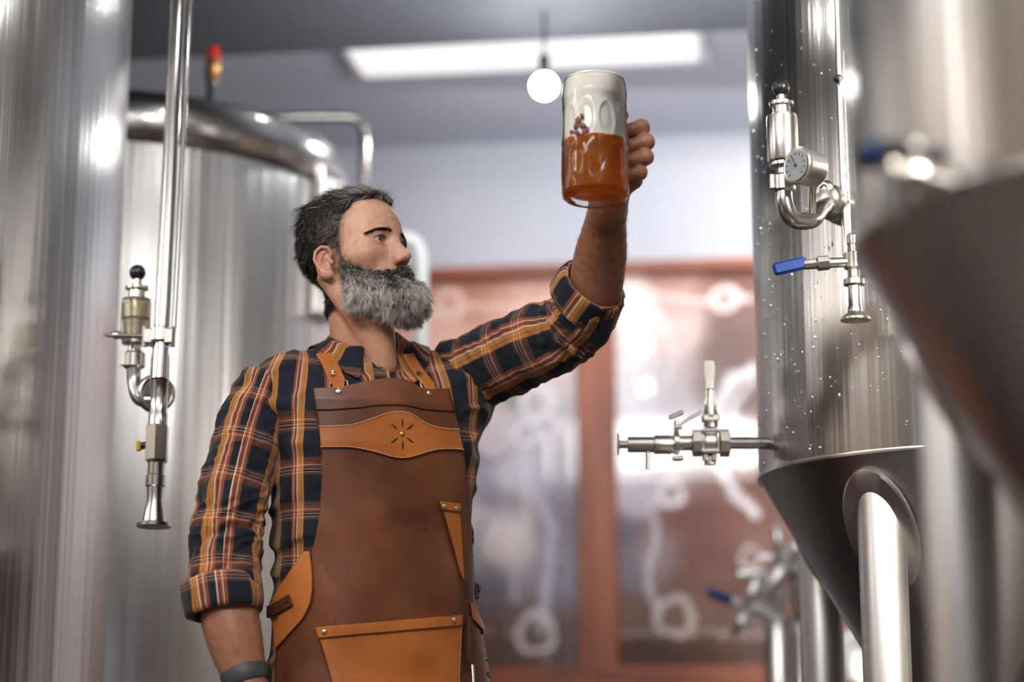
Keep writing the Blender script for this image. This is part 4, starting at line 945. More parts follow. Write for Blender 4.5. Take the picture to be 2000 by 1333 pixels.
gv_, gq_ = surface_net(beard_mass, (-.085, -.155, -.145), (.085, .02, .02), .0025)
def grey(p):   # where the beard is silver
    g = .34 + .62 * sstep(-.030, -.085, p[:, 2]) + .22 * sstep(-.06, -.03, p[:, 1]) * sstep(-.025, -.05, p[:, 2])
    g = g - .45 * np.exp(-((np.abs(p[:, 0]) - .040) / .012) ** 2) * np.exp(-((p[:, 2] + .078) / .022) ** 2)
    g = g - .08 + .75 * noise(p * 38 + 2); must = np.exp(-((p[:, 2] + .043) / .009) ** 2) * (p[:, 1] < -.085); return np.clip(g * (1 - .55 * must), .05, .95)
cb_ = np.array(S2L((40, 35, 33)))[None] * (1 - grey(gv_))[:, None] + np.array(S2L((160, 152, 142)))[None] * grey(gv_)[:, None]
cb_ = cb_ * (1 + .8 * noise(gv_ * [220, 220, 90]))[:, None]
def bdir(p, N):
    mu = ((p[:, 2] > -.056) & (p[:, 1] < -.080))[:, None]
    f = np.stack([.25 * p[:, 0] / .05, -.25 + 0 * p[:, 0], np.full(len(p), -1.0)], -1); f = np.where(mu, np.stack([np.sign(p[:, 0]) * .8, -.1 + 0 * p[:, 0], np.full(len(p), -.8)], -1), f)
    f = f - N * (f * N).sum(1)[:, None] * .7; return f + N * .45 + cn(p, 55) * .8 + rs.normal(size=p.shape) * .16
def blen(p): return .007 + .016 * sstep(-.04, -.09, p[:, 2]) - .001 * (p[:, 1] < -.1)
def bbend(p, d, t): return d + cn(p, 110, 9) * .75 + np.array([0, 0, -.10])
okw = lambda c: (head_sdf(c) > -.001) * (1 - .97 * ((np.abs(c[:, 0]) < .017) & (c[:, 2] > -.066) & (c[:, 2] < -.0495) & (c[:, 1] < -.09))) + 1e-6
hb0 = hairs(gv_, gq_, 15000, .00036, lambda p: .007 + 0 * p[:, 0], lambda p, N: bdir(p, N) + N * .1, grey, (46, 40, 36), (226, 219, 210), lambda p, d, t: d + cn(p, 110, 9) * .4, 3, okw)
h2 = hairs(gv_, gq_, 30000, .00028, blen, bdir, grey, (44, 38, 35), (234, 228, 219), bbend, 6, okw)
# sparse edge hairs on the cheek and sideburn
cw = lambda c: np.exp(-((beard_mass(c) - .004) / .005) ** 2) * (c[:, 1] < -.005) * (np.abs(c[:, 0]) > .02) + np.exp(-((hair_mask(c) - .002) / .005) ** 2) * (c[:, 2] > -.02) * (c[:, 2] < .09) * (c[:, 1] < 0) * .8
h3 = hairs(hv, hq, 3500, .00022, lambda p: .006 + 0 * p[:, 0], lambda p, N: np.array([0, -.1, -.8]) + N * .35 + rs.normal(size=p.shape) * .3, lambda p: .35 + 0 * p[:, 0], (60, 48, 42), (150, 138, 128), lambda p, d, t: d, 3, lambda c: cw(c) + 1e-9)
v, f, c = comb([hb0, h2, h3]); bo = mk('beard', fromH(v), [f], Mh_.m, man, col=c); mk('beard_base', fromH(gv_), [gq_], Mhb.m, bo, col=cb_)
for s in (-1, 1):
    n = 560; u = rs.rand(n) ** .85; x = .011 + u * .045; z = .0360 + .0045 * np.sin(u * pi * .8) - .0085 * u * u + rs.normal(size=n) * .0016 * (1 - .5 * u); y = -.098 + .0 * x + ((x - .010) / .04) ** 1.6 * .022
    p = np.stack([s * x, y, z], -1)
    for _ in range(20): p[:, 1] += np.clip(head_sdf(p), -.006, .006) * .9
    d = np.stack([s * (.8 + 0 * u), -.35 + .3 * u, .55 - .75 * u], -1) + rs.normal(size=p.shape) * .12
    v, f, c = strands(p + [0, .0006, 0], d, np.full(n, .0085), .00026 + 0 * u, np.array(S2L((36, 27, 24))) * rs.uniform(.8, 1.6, (n, 1)), lambda p, d, t: d + np.array([s * .1, .15, -.1]), 4)
    mk('eyebrow', fromH(v), [f], Mh_.m, man, col=c)
    n = 60; u = np.linspace(-1, 1, n); x = .0315 + u * .0145; p = np.stack([s * x, -.0722 - np.sqrt(np.maximum(.0143 ** 2 - (x - .0315) ** 2 * .9, 1e-6)), .0215 + .0048 * (1 - u * u) - .0005], -1)
    d = np.stack([s * u * .4, np.full(n, -1.0), .35 + 0 * u], -1); v, f, c = strands(p, d, np.full(n, .0055), .0002 + 0 * u, np.tile(S2L((14, 10, 10)), (n, 1)), lambda p, d, t: d + np.array([0, 0, .25]), 3)
    mk('eyelashes', fromH(v), [f], Mh_.m, man, col=c)
# arm hair
def ahw(c): return (c[:, 2] < WR[2] - .01).astype(float) + .08 * (c[:, 2] < WR[2] + .06) + 1e-9
h4 = hairs(av, aq, 4200, .00018, lambda p: .010 + 0 * p[:, 0], lambda p, N: np.array([.35, -.1, .9]) - N * (np.array([.35, -.1, .9]) * N).sum(1)[:, None] + N * .22 + rs.normal(size=p.shape) * .25, lambda p: 0 * p[:, 0], (50, 32, 22), (50, 32, 22), lambda p, d, t: d, 4, ahw)
h5 = hairs(lv, lq, 3600, .00018, lambda p: .011 + 0 * p[:, 0], lambda p, N: np.array([.5, -.1, -.8]) - N * (np.array([.5, -.1, -.8]) * N).sum(1)[:, None] + N * .22 + rs.normal(size=p.shape) * .25, lambda p: 0 * p[:, 0], (50, 32, 22), (50, 32, 22), lambda p, d, t: d, 4, lambda c: (c[:, 2] > W2[2]) + 1e-9)
v, f, c = comb([h4, h5]); mk('arm_hair', v, [f], Mh_.m, man, col=c)
# ------------------------------------------------------------------ plaid shirt
Mpl = Mt('plaid_flannel').set(rough=.8, spec=.25, sheen=.15)
def plaid(M, vec):
    NAVY = S2L((20, 26, 38)); RUST = S2L((170, 88, 48)); OCH = S2L((208, 144, 68)); WHT = S2L((244, 228, 210)); BRN = S2L((124, 76, 54)); BLK = S2L((12, 12, 18))
    sp = M.n('ShaderNodeSeparateXYZ'); M.l(vec, sp.inputs[0])
    def comp(out, per, off, stops):
        a = M.n('ShaderNodeMath', operation='MULTIPLY_ADD'); a.inputs[1].default_value = 1 / per; a.inputs[2].default_value = off + 20; M.l(out, a.inputs[0])
        b = M.n('ShaderNodeMath', operation='FRACT'); M.l(a.outputs[0], b.inputs[0]); return M.ramp(b.outputs[0], stops, 'CONSTANT')
    warp = comp(sp.outputs[0], .072, 0, [(0, NAVY), (.44, BRN), (.47, RUST), (.53, WHT), (.548, RUST), (.60, BLK), (.615, RUST), (.66, WHT), (.69, OCH), (.80, RUST), (.82, OCH), (.90, BRN), (.92, NAVY)])
    weft = comp(sp.outputs[1], .080, 0, [(0, NAVY), (.50, BRN), (.56, WHT), (.572, BLK), (.60, BRN), (.63, WHT), (.642, BLK), (.67, RUST), (.72, WHT), (.735, RUST), (.80, BRN), (.90, NAVY)])
    # fine twill: each thread shows over the other in turn
    ad = M.n('ShaderNodeMath', operation='MULTIPLY_ADD'); ad.inputs[1].default_value = 1.0; M.l(sp.outputs[0], ad.inputs[0]); M.l(sp.outputs[1], ad.inputs[2])
    f = M.n('ShaderNodeMath', operation='MULTIPLY'); f.inputs[1].default_value = 2 * pi / .0016; M.l(ad.outputs[0], f.inputs[0]); s = M.n('ShaderNodeMath', operation='SINE'); M.l(f.outputs[0], s.inputs[0])
    mr = M.n('ShaderNodeMapRange'); mr.inputs['From Min'].default_value = -1; mr.inputs['To Min'].default_value = .28; mr.inputs['To Max'].default_value = .48; M.l(s.outputs[0], mr.inputs['Value'])
    mx = M.n('ShaderNodeMix', data_type='RGBA'); M.l(mr.outputs[0], mx.inputs[0]); M.l(warp, mx.inputs[6]); M.l(weft, mx.inputs[7]); return mx.outputs[2]
uvn = Mpl.n('ShaderNodeUVMap', uv_map='UVMap'); Mpl.l(plaid(Mpl, uvn.outputs[0]), Mpl.b.inputs['Base Color'])
Mpl.bump(Mpl.tex(900, detail=2).outputs[0], .15, .0006); PL = Mpl.m
Mtee = simple('dark_tee', S2L((24, 24, 32)), .85)

def torso_uv(p):
    b = toB(p); x, y, z = b.T
    u = x + np.sign(x) * sstep(.10, .19, np.abs(x)) * (y + .10) * .8 + .011; v = z + .75 * y * sstep(1.36, 1.46, z)
    # cloth drifts a little
    return np.stack([u + .006 * noise(b * 5), v + .008 * noise(b * 4 + 5) - .10 * np.abs(x) * sstep(1.30, 1.45, z)], -1)
shirt = mk('shirt', sv_, [sq_], PL, man, uv=torso_uv(sv_))

def sleeve(name, ctr, rad, seed, elbow, parent, uoff=0.0, amp=.010, n=190, m=150, up=(0, -1, 0), squash=None):
    pts = catmull(np.array(ctr), 24); s = np.concatenate([[0], np.cumsum(np.linalg.norm(np.diff(pts, axis=0), axis=1))]); L = s[-1]; t = np.linspace(0, L, n)
    pts = np.stack([np.interp(t, s, pts[:, k]) for k in range(3)], -1); kk = np.linspace(0, 1, len(rad)); r = np.interp(t / L, kk, rad)
    r = np.convolve(np.pad(r, 8, 'edge'), np.ones(17) / 17, 'valid'); X, Y, D = transport(pts, up); th = np.arange(m) / m * 2 * pi
    T, S = np.meshgrid(th, t); e = sstep(.16, .0, np.abs(S / L - elbow)) ; R_ = r[:, None]
    cx, cy = np.cos(T), np.sin(T)
    q = np.stack([cx * 1.1 + seed, cy * 1.1, S / .034 + .9 * np.sin(T * 1 + seed)], -1).reshape(-1, 3); f1 = np.abs(noise(q)).reshape(n, m)
    q = np.stack([cx * 1.6, cy * 1.6 + seed, S / .06 + 1.5 * cx], -1).reshape(-1, 3); f2 = noise(q + 4).reshape(n, m)
    q = np.stack([cx * 2.6, cy * 2.6 + seed, S / .022 - 1.2 * cy], -1).reshape(-1, 3); f3 = np.abs(noise(q + 9)).reshape(n, m)
    disp = -f1 * amp * (.9 + 2.0 * e) + f2 * amp * (.9 + .6 * e) - f3 * amp * .5 * (.6 + 1.5 * e)
    R2 = R_ + disp; V = pts[:, None] + (X[:, None] * cx[..., None] + Y[:, None] * cy[..., None]) * R2[..., None]
    V = V.reshape(-1, 3); Q = rings_q(n, m, False)
    seam = np.stack([np.arange(n - 1) * m + m - 1, np.arange(n - 1) * m, np.arange(1, n) * m, np.arange(1, n) * m + m - 1], -1)
    # duplicate the seam column so the pattern does not smear
    V2 = V.reshape(n, m, 3); V2 = np.concatenate([V2, V2[:, :1]], 1); U = np.stack([np.concatenate([T, T[:, :1] + 2 * pi], 1) * .062 + uoff + .004 * noise(V2.reshape(-1, 3) * 8).reshape(n, m + 1), np.concatenate([S, S[:, :1]], 1) + 0 * np.concatenate([T, T[:, :1]], 1)], -1)
    o = mk(name, V2.reshape(-1, 3), [rings_q(n, m + 1, False)], PL, parent, uv=U.reshape(-1, 2)); sm = o.modifiers.new('thick', 'SOLIDIFY'); sm.thickness = .0018; sm.offset = -1
    return pts, r, X, Y
def cuff(name, c, d, r0, wid, parent, uoff=0, seed=0, up=(0, -1, 0), sq=1.0):
    """rolled-up cuff: a thick folded band round the sleeve end, c = centre of its open rim, d = towards the hand"""
    c = np.asarray(c, float); d = np.asarray(d, float); d /= np.linalg.norm(d); x = np.asarray(up, float); x = x - d * (x @ d); x /= np.linalg.norm(x); y = np.cross(d, x); m = 120
    prof = [(-wid * .75, -.012), (-.006, -.010), (0, -.006), (.002, -.001), (-.001, .004), (-.008, .0065), (-wid * .35, .0075), (-wid * .7, .0065), (-wid + .004, .006), (-wid, .002), (-wid + .003, -.006)]
    th = np.arange(m + 1) / m * 2 * pi; V = []; U = []
    for i, (h, dr) in enumerate(prof):
        w = noise(np.stack([np.cos(th) * 1.3 + seed, np.sin(th) * 1.3, np.full(m + 1, h / .05)], -1)); w2 = np.abs(noise(np.stack([np.cos(th) * 3 + seed, np.sin(th) * 3, np.full(m + 1, h / .03 + 3)], -1)))
        rr = r0 + dr + .007 * w - .006 * w2; hh = h + .006 * noise(np.stack([np.cos(th) * 1.1, np.sin(th) * 1.1 + seed, 0 * th], -1))
        V.append(c + d * hh[:, None] + (x * np.cos(th)[:, None] + y * sq * np.sin(th)[:, None]) * rr[:, None]); U.append(np.stack([th * .062 + uoff, np.full(m + 1, -h + (0 if i > 3 else -.02))], -1))
    return mk(name, np.vstack(V), [rings_q(len(prof), m + 1, False)], PL, parent, uv=np.vstack(U))
c1 = [P(524, 742, 3.655), P(507, 790, 3.645), P(490, 840, 3.63), P(474, 900, 3.62), P(457, 970, 3.605), P(446, 1040, 3.59), P(441, 1100, 3.58), P(439, 1165, 3.57)]
sleeve('sleeve', c1, [.052, .063, .066, .067, .068, .067, .066, .067], 3.1, .72, shirt, .02, .012)
c2_ = [P(880, 738, 3.80), P(930, 726, 3.775), P(1000, 693, 3.73), P(1055, 668, 3.69), P(1108, 645, 3.65), P(1142, 608, 3.615), P(1158, 566, 3.585)]
sleeve('sleeve', c2_, [.072, .078, .077, .077, .074, .068, .062], 8.3, .74, shirt, .035, .012, up=(0, 0, 1))
cuff('cuff', P(438, 1200, 3.563), P(447, 1290, 3.55) - P(438, 1200, 3.563), .066, .062, shirt, .02, 1.5)
cuff('cuff', P(1161, 557, 3.575), P(1190, 515, 3.54) - P(1160, 556, 3.578), .0625, .055, shirt, .05, 5.5, up=(0, 0, 1))
# shoulder seams and yoke seams: narrow raised strips of cloth
def proj(px, py, off=.004, f=None):
    f = f or (lambda p: shirt_sdf(p)); p = P(px, py, 3.2); r = ray(px, py); r = r / np.linalg.norm(r)
    best, bp = 9, p
    for _ in range(60):
        d = f(p[None])[0] - off
        if abs(d) < best: best, bp = abs(d), p
        if abs(d) < .0004 or p[1] > 4.1: break
        p = p + r * min(max(d * .8, .0004), .1)
    return bp
def shirt_base(p): return shirt_b(toB(p))
def ribbon(name, pts, wid, th, mat, parent, nf=None, uv=True, sub=6, wfun=None):
    """flat strap lying on a surface: pts centre line, nf gives the outward normal"""
    pts = catmull(np.array(pts), sub); n = len(pts); T = np.gradient(pts, axis=0); T /= np.linalg.norm(T, axis=1)[:, None]
    N = nf(pts); N = N - T * (N * T).sum(1)[:, None]; N /= np.linalg.norm(N, axis=1)[:, None]; B = np.cross(T, N); w = np.full(n, wid / 2) if wfun is None else wfun(np.linspace(0, 1, n)) / 2; w = w[:, None]; b = th * .35
    sec_ = [(-1, 0, 0), (-1, b, 0), (-1, th - b, 0), (-1, th, b), (1, th, -b), (1, th - b, 0), (1, b, 0), (1, 0, 0)]
    R_ = np.stack([pts + B * (w * s + ins) + N * h for s, h, ins in sec_], 1); mb = MB().rings(R_); s = np.concatenate([[0], np.cumsum(np.linalg.norm(np.diff(pts, axis=0), axis=1))])
    U = np.stack([np.stack([w[:, 0] * sg + h, s], -1) for sg, h, i in sec_], 1).reshape(-1, 2); U = np.vstack([U, U[:1], U[-1:]])
    return mk(name, np.vstack(mb.V), [np.vstack(mb.Q), np.vstack(mb.T)], mat, parent, uv=U, sharp=40)
def nrm_of(f):
    def g(p):
        e = .004; N = np.stack([f(p + np.eye(3)[k] * e) - f(p - np.eye(3)[k] * e) for k in range(3)], -1); return N / np.linalg.norm(N, axis=1)[:, None]
    return g
NB = nrm_of(shirt_base)

# collar: stand, fold and two leaves
nC = np.array([-.006, .004]);
def ring_pt(th, r, z, fx=1.0):   # th = 0 front
    return fromB(np.stack([nC[0] + r * fx * np.sin(th), nC[1] + .012 - r * np.cos(th) * 1.02, z], -1))
nt = 120; th = np.linspace(radians(24), 2 * pi - radians(24), nt); fr_ = (1 + np.cos(th)) / 2             # 1 at the front, 0 at the back
tip = np.maximum(sstep(radians(62), radians(24), th), sstep(2 * pi - radians(62), 2 * pi - radians(24), th))
ztop = 1.557 - .062 * fr_ ** .9; rows = []; V_ = []; U_ = []
for k, (f_, dr) in enumerate(((0, -.004), (.25, -.003), (.55, .000), (.85, .002), (1.0, .006))):
    z = ztop - .034 * (1 - f_); V_.append(ring_pt(th, .0705 + dr + 0 * th, z)); U_.append(np.stack([th * .07, .2 + .035 * f_ + 0 * th], -1))
fall = .040 + .034 * tip
for k, q in enumerate((.08, .3, .6, .85, 1.0)):
    z = ztop - fall * q - .004 + .006 * (q < .1); r = .0765 + .010 * q + .022 * q * q + .016 * tip * q + .002 * np.sin(th * 9 + k)
    V_.append(ring_pt(th, r, z)); U_.append(np.stack([th * .075 + .02, .235 + fall * q], -1))
cv = np.vstack(V_); cv = cv + .002 * np.stack([noise(cv * 25), noise(cv * 25 + 9), noise(cv * 25 + 20)], -1)
# keep the leaves outside the shirt
for _ in range(4):
    d = shirt_base(cv) - .005; msk = (d < 0) & (np.arange(len(cv)) >= 5 * nt); cv[msk] -= (NB(cv[msk]) * d[msk][:, None])
o = mk('collar', cv, [rings_q(len(V_), nt, False)], PL, shirt, uv=np.vstack(U_)); sm = o.modifiers.new('thick', 'SOLIDIFY'); sm.thickness = .0025; sm.offset = 0
sb = o.modifiers.new('sub', 'SUBSURF'); sb.levels = sb.render_levels = 1
# dark undershirt at the open neck, placket and buttons
MB().torus(fromB([-.004, .008, 1.462]), fromB([0, .30, 1.0]) * 0 + RB @ np.array([0, .42, .9]), .064, .007).build('undershirt_neckband', Mtee, shirt)
front = [proj(x, y, .001) for x, y in ((738, 690), (741, 705), (744, 725), (748, 750), (754, 800))]
ribbon('placket', front, .030, .003, PL, shirt, NB)
for x, y in ((744, 716), (748, 752)):
    c = proj(x, y, .005); nn = NB(c[None])[0]; MB().lathe(c, nn, [(0, .0045), (.0015, .0055), (.0022, .0048), (.0016, .003)], 20).build('button', simple('shirt_button', S2L((130, 100, 70)), .35), shirt)

# ------------------------------------------------------------------ leather apron
def leather(name, c0, c1, rough=.42, sc=260):
    M = Mt(name).set(rough=rough, spec=.35, coat=.04, coatr=.3)
    t = M.tex(9, detail=8); M.l(M.ramp(t.outputs[0], [(.32, S2L(c0)), (.66, S2L(c1))]), M.b.inputs['Base Color'])
    v = M.tex(sc, 'ShaderNodeTexVoronoi'); n_ = M.tex(34, detail=8); a = M.n('ShaderNodeMath', operation='MULTIPLY_ADD'); a.inputs[1].default_value = .35; M.l(v.outputs['Distance'], a.inputs[0]); M.l(n_.outputs[0], a.inputs[2]); M.bump(a.outputs[0], .16, .0014)
    mr = M.n('ShaderNodeMapRange'); mr.inputs['To Min'].default_value = rough - .1; mr.inputs['To Max'].default_value = rough + .12; M.l(t.outputs[0], mr.inputs['Value']); M.l(mr.outputs[0], M.b.inputs['Roughness'])
    return M.m
LB_ = leather('brown_leather', (88, 48, 29), (124, 72, 43), .40); LT = leather('tan_leather', (164, 92, 38), (198, 118, 54), .40); LD = leather('dark_brown_strap', (70, 40, 28), (96, 54, 36), .4)
Mth = simple('dark_thread', S2L((40, 26, 22)), .7); Mtp = simple('pale_thread', S2L((226, 190, 150)), .6); Mnk = simple('nickel_rivet', S2L((215, 190, 170)), .25, metal=1.0)
def surf(th, z, off):
    a, b, cx, cy = sec(z); s, c = np.sin(th), np.cos(th); n = 2 / NE
    x = cx + (a + off) * np.sign(s) * np.abs(s) ** n; y = cy - (b + off) * np.sign(c) * np.abs(c) ** n
    return fromB(np.stack([x, y, z], -1))
def pix(p):
    d = p - CAM; y = d @ _Fw; return 1000 + F * (d @ _R) / y, 666.5 - F * (d @ _U) / y
def solve(px, py, off):
    """(theta, z) of the apron surface seen at these places of the photograph"""
    px = np.asarray(px, float).ravel(); py = np.asarray(py, float).ravel(); off = np.broadcast_to(off, px.shape)
    th = np.clip((px - 745) / 190, -1, 1) * 1.0 - .15; z = P(0, 0, 1)[2] * 0 + .73 + 3.6 * np.tan(PITCH + np.arctan((666.5 - py) / F))
    for _ in range(14):
        X, Y = pix(surf(th, z, off)); Xt, Yt = pix(surf(th + .004, z, off)); Xz, Yz = pix(surf(th, z + .002, off))
        a, b, c, d = (Xt - X) / .004, (Xz - X) / .002, (Yt - Y) / .004, (Yz - Y) / .002; det = a * d - b * c; det = np.where(np.abs(det) < 2e4, np.sign(det + 1e-9) * 2e4, det)
        ex, ey = px - X, py - Y; th = np.clip(th + np.clip((d * ex - b * ey) / det, -.25, .25), -1.75, 1.35); z = np.clip(z + np.clip((-c * ex + a * ey) / det, -.05, .05), .42, 1.50)
    return th, z
def drape(th, z):   # soft buckles of the leather
    th = np.sign(th) * np.abs(np.sin(th)) ** (2 / NE) * 1.2
    p = np.stack([th * 1.6, z * 4.2, 0 * th], -1); w = sstep(1.38, 1.1, z)
    return .010 * noise(p + 3) * w + .006 * np.maximum(0, noise(np.stack([th * 2.2 + z * 3, z * 9, 0 * z + 5], -1))) * w + .012 * sstep(.95, .55, z)
def panel(name, Lf, Rf, Tf, Bf, off, mat, parent, na=90, nb=130, thick=.0026, dr=True):
    """panel between left/right edge curves x(y) and top/bottom curves y(x)"""
    A, B = np.meshgrid(np.linspace(0, 1, na), np.linspace(0, 1, nb)); 
    y = np.full(A.shape, 900.0); x = np.full(A.shape, 750.0)
    for _ in range(8): x = Lf(y) * (1 - A) + Rf(y) * A; y = Tf(x) * (1 - B) + Bf(x) * B
    th, z = solve(x, y, off); o_ = off + (drape(th, z) if dr else 0); V = surf(th, z, o_)
    o = mk(name, V, [rings_q(nb, na, False)], mat, parent); s = o.modifiers.new('thick', 'SOLIDIFY'); s.thickness = thick; s.offset = 0
    return o
def cur(pts):
    a = np.array(pts, float); return lambda t: np.interp(t, a[:, 0], a[:, 1])
def ccur(pts, n=12):
    a = np.array([(x, y, 0) for x, y in pts], float); a = catmull(a, n); a = a[np.argsort(a[:, 0])]; return lambda t: np.interp(t, a[:, 0], a[:, 1])
def on(px, py, off):
    th, z = solve([px], [py], off); return surf(th, z, off + drape(th, z))[0]
def onmany(pts, off, sub=8):
    q = catmull(np.array([(x, y, 0) for x, y in pts], float), sub); th, z = solve(q[:, 0], q[:, 1], off); return surf(th, z, off + drape(th, z))
NT = nrm_of(lambda p: torso_sdf(toB(p)))
apL = cur([(700, 610), (757, 611), (831, 622), (875, 627), (930, 629), (1000, 626), (1050, 618), (1085, 609), (1130, 602), (1190, 590), (1235, 562), (1265, 541), (1333, 538), (1500, 530), (1800, 520), (2400, 515)])
apR = cur([(700, 868), (760, 876), (837, 897), (879, 906), (960, 913), (1050, 920), (1130, 926), (1190, 932), (1240, 948), (1290, 962), (1333, 974), (1500, 985), (1800, 990), (2400, 990)])
apT = ccur([(600, 760), (625, 759), (674, 755), (716, 746), (752, 741), (782, 741), (806, 749), (821, 758), (850, 760), (880, 761)])
apron = panel('apron', apL, apR, apT, lambda x: 1900 + 0 * x, .014, LB_, man, 100, 240)
apron['label'] = 'brown leather bib apron with tan pockets'
panel('bib_top_fold', cur([(700, 611), (757, 611), (806, 617), (840, 622)]), cur([(700, 872), (760, 877), (806, 887), (840, 897)]), ccur([(600, 759), (625, 758), (674, 754), (716, 745), (752, 740), (782, 740), (806, 748), (821, 757), (850, 759), (880, 760)]), ccur([(600, 800), (640, 801), (700, 797), (740, 792), (790, 792), (830, 800), (870, 803), (890, 804)]), .0172, LB_, apron, 80, 30)
bT = ccur([(610, 831), (640, 832), (680, 830), (700, 826), (730, 816), (760, 806), (785, 804), (805, 809), (830, 825), (850, 833), (875, 837), (900, 838)]); bB = ccur([(620, 875), (650, 874), (690, 875), (730, 883), (770, 894), (795, 895), (820, 889), (850, 880), (880, 878), (910, 880)])
panel('decorative_band', cur([(700, 622), (831, 623), (875, 627.5), (900, 628)]), cur([(700, 896), (837, 897), (880, 906), (900, 907)]), bT, bB, .0178, LT, apron, 100, 40)
panel('front_pocket', cur([(1150, 612), (1228, 616), (1280, 633), (1333, 648), (1420, 668), (2000, 690)]), cur([(1150, 903), (1202, 902), (1333, 899), (2000, 890)]), cur([(600, 1228), (903, 1202)]), lambda x: 1480 + 0 * x, .0215, LT, apron, 90, 90)
panel('pocket_hem', cur([(1150, 612), (1228, 616), (1262, 626)]), cur([(1150, 903), (1300, 903)]), cur([(600, 1228), (903, 1202)]), cur([(600, 1249), (903, 1222)]), .0252, LT, apron, 80, 16, .003)
# narrow slanted tool pocket
tl = [(858, 981), (868, 1010), (880, 1050), (890, 1090), (897, 1120), (903, 1134)]
panel('tool_pocket', cur([(y, x) for x, y in tl]), cur([(980, 899), (1000, 898.5), (1050, 902), (1100, 904), (1134, 905)]), cur([(858, 981), (899, 986)]), lambda x: 1133 + 0 * x, .0185, LT, apron, 24, 60)
panel('tool_pocket_hem', cur([(975, 857), (981, 858), (1003, 865)]), cur([(980, 900), (1010, 900)]), cur([(857, 980), (900, 985)]), cur([(857, 996), (900, 1001)]), .0215, LT, apron, 20, 10, .003)
# side pieces
panel('side_piece', cur([(1070, 600), (1085, 592), (1110, 574), (1140, 552), (1170, 534), (1200, 530), (1265, 538)]), cur([(1078, 606), (1110, 611), (1150, 612), (1180, 606), (1210, 590), (1240, 562), (1268, 540)]), lambda x: 1078 + 0 * x, lambda x: 1266 + 0 * x, .0185, LT, apron, 30, 60)
panel('side_piece', cur([(1170, 922), (1185, 922), (1210, 926), (1238, 950)]), cur([(1170, 925), (1200, 936), (1238, 952)]), lambda x: 1178 + 0 * x, lambda x: 1238 + 0 * x, .0185, LT, apron, 14, 24)
ribbon('side_strap', onmany([(524, 1196), (545, 1186), (569, 1172)], .0225), .022, .003, LD, apron, NT, sub=3)
for x, y in ((548, 1185), (561, 1177)): MB().lathe(on(x, y, .025), NT(on(x, y, .025)[None])[0], [(0, .0022), (.0012, .0018)], 12).build('strap_hole', MAT['black'], apron)
c = on(533, 1196, .024); n_ = NT(c[None])[0]; x_, y_, _ = frame_of(n_); MB().tube([c + x_ * a + y_ * b for a, b in ((-.013, -.009), (.013, -.009), (.013, .009), (-.013, .009), (-.013, -.009))], .0018, m=8, sub=1).build('buckle', MAT['black'], apron)
c = on(922, 1156, .016); MB().box(c + [.010, -.004, 0], (.008, .012, .030), bev=.002).box(c + [.014, -.004, .004], (.006, .016, .012), bev=.002).build('side_clip', MAT['black'], apron)
ribbon('key_strap', onmany([(916, 1206), (917, 1250), (919, 1290), (926, 1312)], .022, 4), .009, .003, LD, apron, NT, sub=2)
MB().cyl(on(924, 1300, .026), on(925, 1340, .030), .0035).build('key_hook', MAT['fit'], apron)
# stitching
def stitches(name, pts, off, mat, step=.0046, r=.0011, ln=.0030, tilt=0.5):
    q = onmany(pts, off, 14); s = np.concatenate([[0], np.cumsum(np.linalg.norm(np.diff(q, axis=0), axis=1))]); t = np.arange(0, s[-1], step); c = np.stack([np.interp(t, s, q[:, k]) for k in range(3)], -1)
    T = np.gradient(c, axis=0); T /= np.linalg.norm(T, axis=1)[:, None]; N = NT(c); B = np.cross(T, N); d = T * (1 - tilt) + B * tilt; d /= np.linalg.norm(d, axis=1)[:, None]; m = MB()
    for i in range(len(c)): m.tube([c[i] - d[i] * ln / 2, c[i] + N[i] * r * .8, c[i] + d[i] * ln / 2], [r * .5, r, r * .5], m=6, sub=2)
    return m.build(name, mat, apron, sharp=None)
xs = np.linspace(623, 897, 24); stitches('stitching', [(x, float(bT(x)) + 1) for x in xs], .0205, Mtp)
xs = np.linspace(628, 905, 24); stitches('stitching', [(x, float(bB(x)) - 1) for x in xs], .0205, Mtp)
stitches('stitching', [(612, 760), (617, 800), (622, 831), (627, 874), (629, 892)], .0175, Mth, tilt=.7, r=.0013)
stitches('stitching', [(877, 762), (887, 803), (897, 838), (906, 878)], .0190, Mth, tilt=.7)
stitches('stitching', [(607, 1080), (611, 1112), (612, 1150), (606, 1180), (590, 1210), (565, 1238), (541, 1264)], .0205, Mth, tilt=.7)
stitches('stitching', tl, .0200, Mth, tilt=.7)
stitches('stitching', [(617, 1232), (633, 1282), (648, 1333), (665, 1400)], .0240, Mth, tilt=.7)
stitches('stitching', [(901, 1206), (900, 1260), (898, 1333)], .0240, Mtp, tilt=.1, r=.0008)
stitches('stitching', [(905, 879), (913, 960), (920, 1050), (926, 1130), (930, 1180)], .0168, Mth, tilt=.6)
# star stamped on the band
m = MB(); ctr = (786, 848)
for a in (90, 38, -35, -88, -145, 142):
    e = (cos(radians(a)), -sin(radians(a))); p0 = on(ctr[0] + e[0] * 11, ctr[1] + e[1] * 13, .0196); p1 = on(ctr[0] + e[0] * 27, ctr[1] + e[1] * 31, .0196); pm = on(ctr[0] + e[0] * 19, ctr[1] + e[1] * 22, .0198)
    m.tube([p0, pm, p1], [.0006, .0017, .0006], m=8, sub=4)
m.build('star_mark', Mth, apron)
def rivet(name, x, y, off, r=.0055, mat=None):
    c = on(x, y, off); n_ = NT(c[None])[0]; return MB().lathe(c, n_, [(-.002, r * .9), (0, r), (.0016, r * .92), (.0026, r * .6), (.003, .0003)], 24).build(name, mat or Mnk, apron)
rivet('star_stud', 786, 848, .0195, .0048, simple('brass_stud', S2L((214, 160, 90)), .3, metal=1.0))
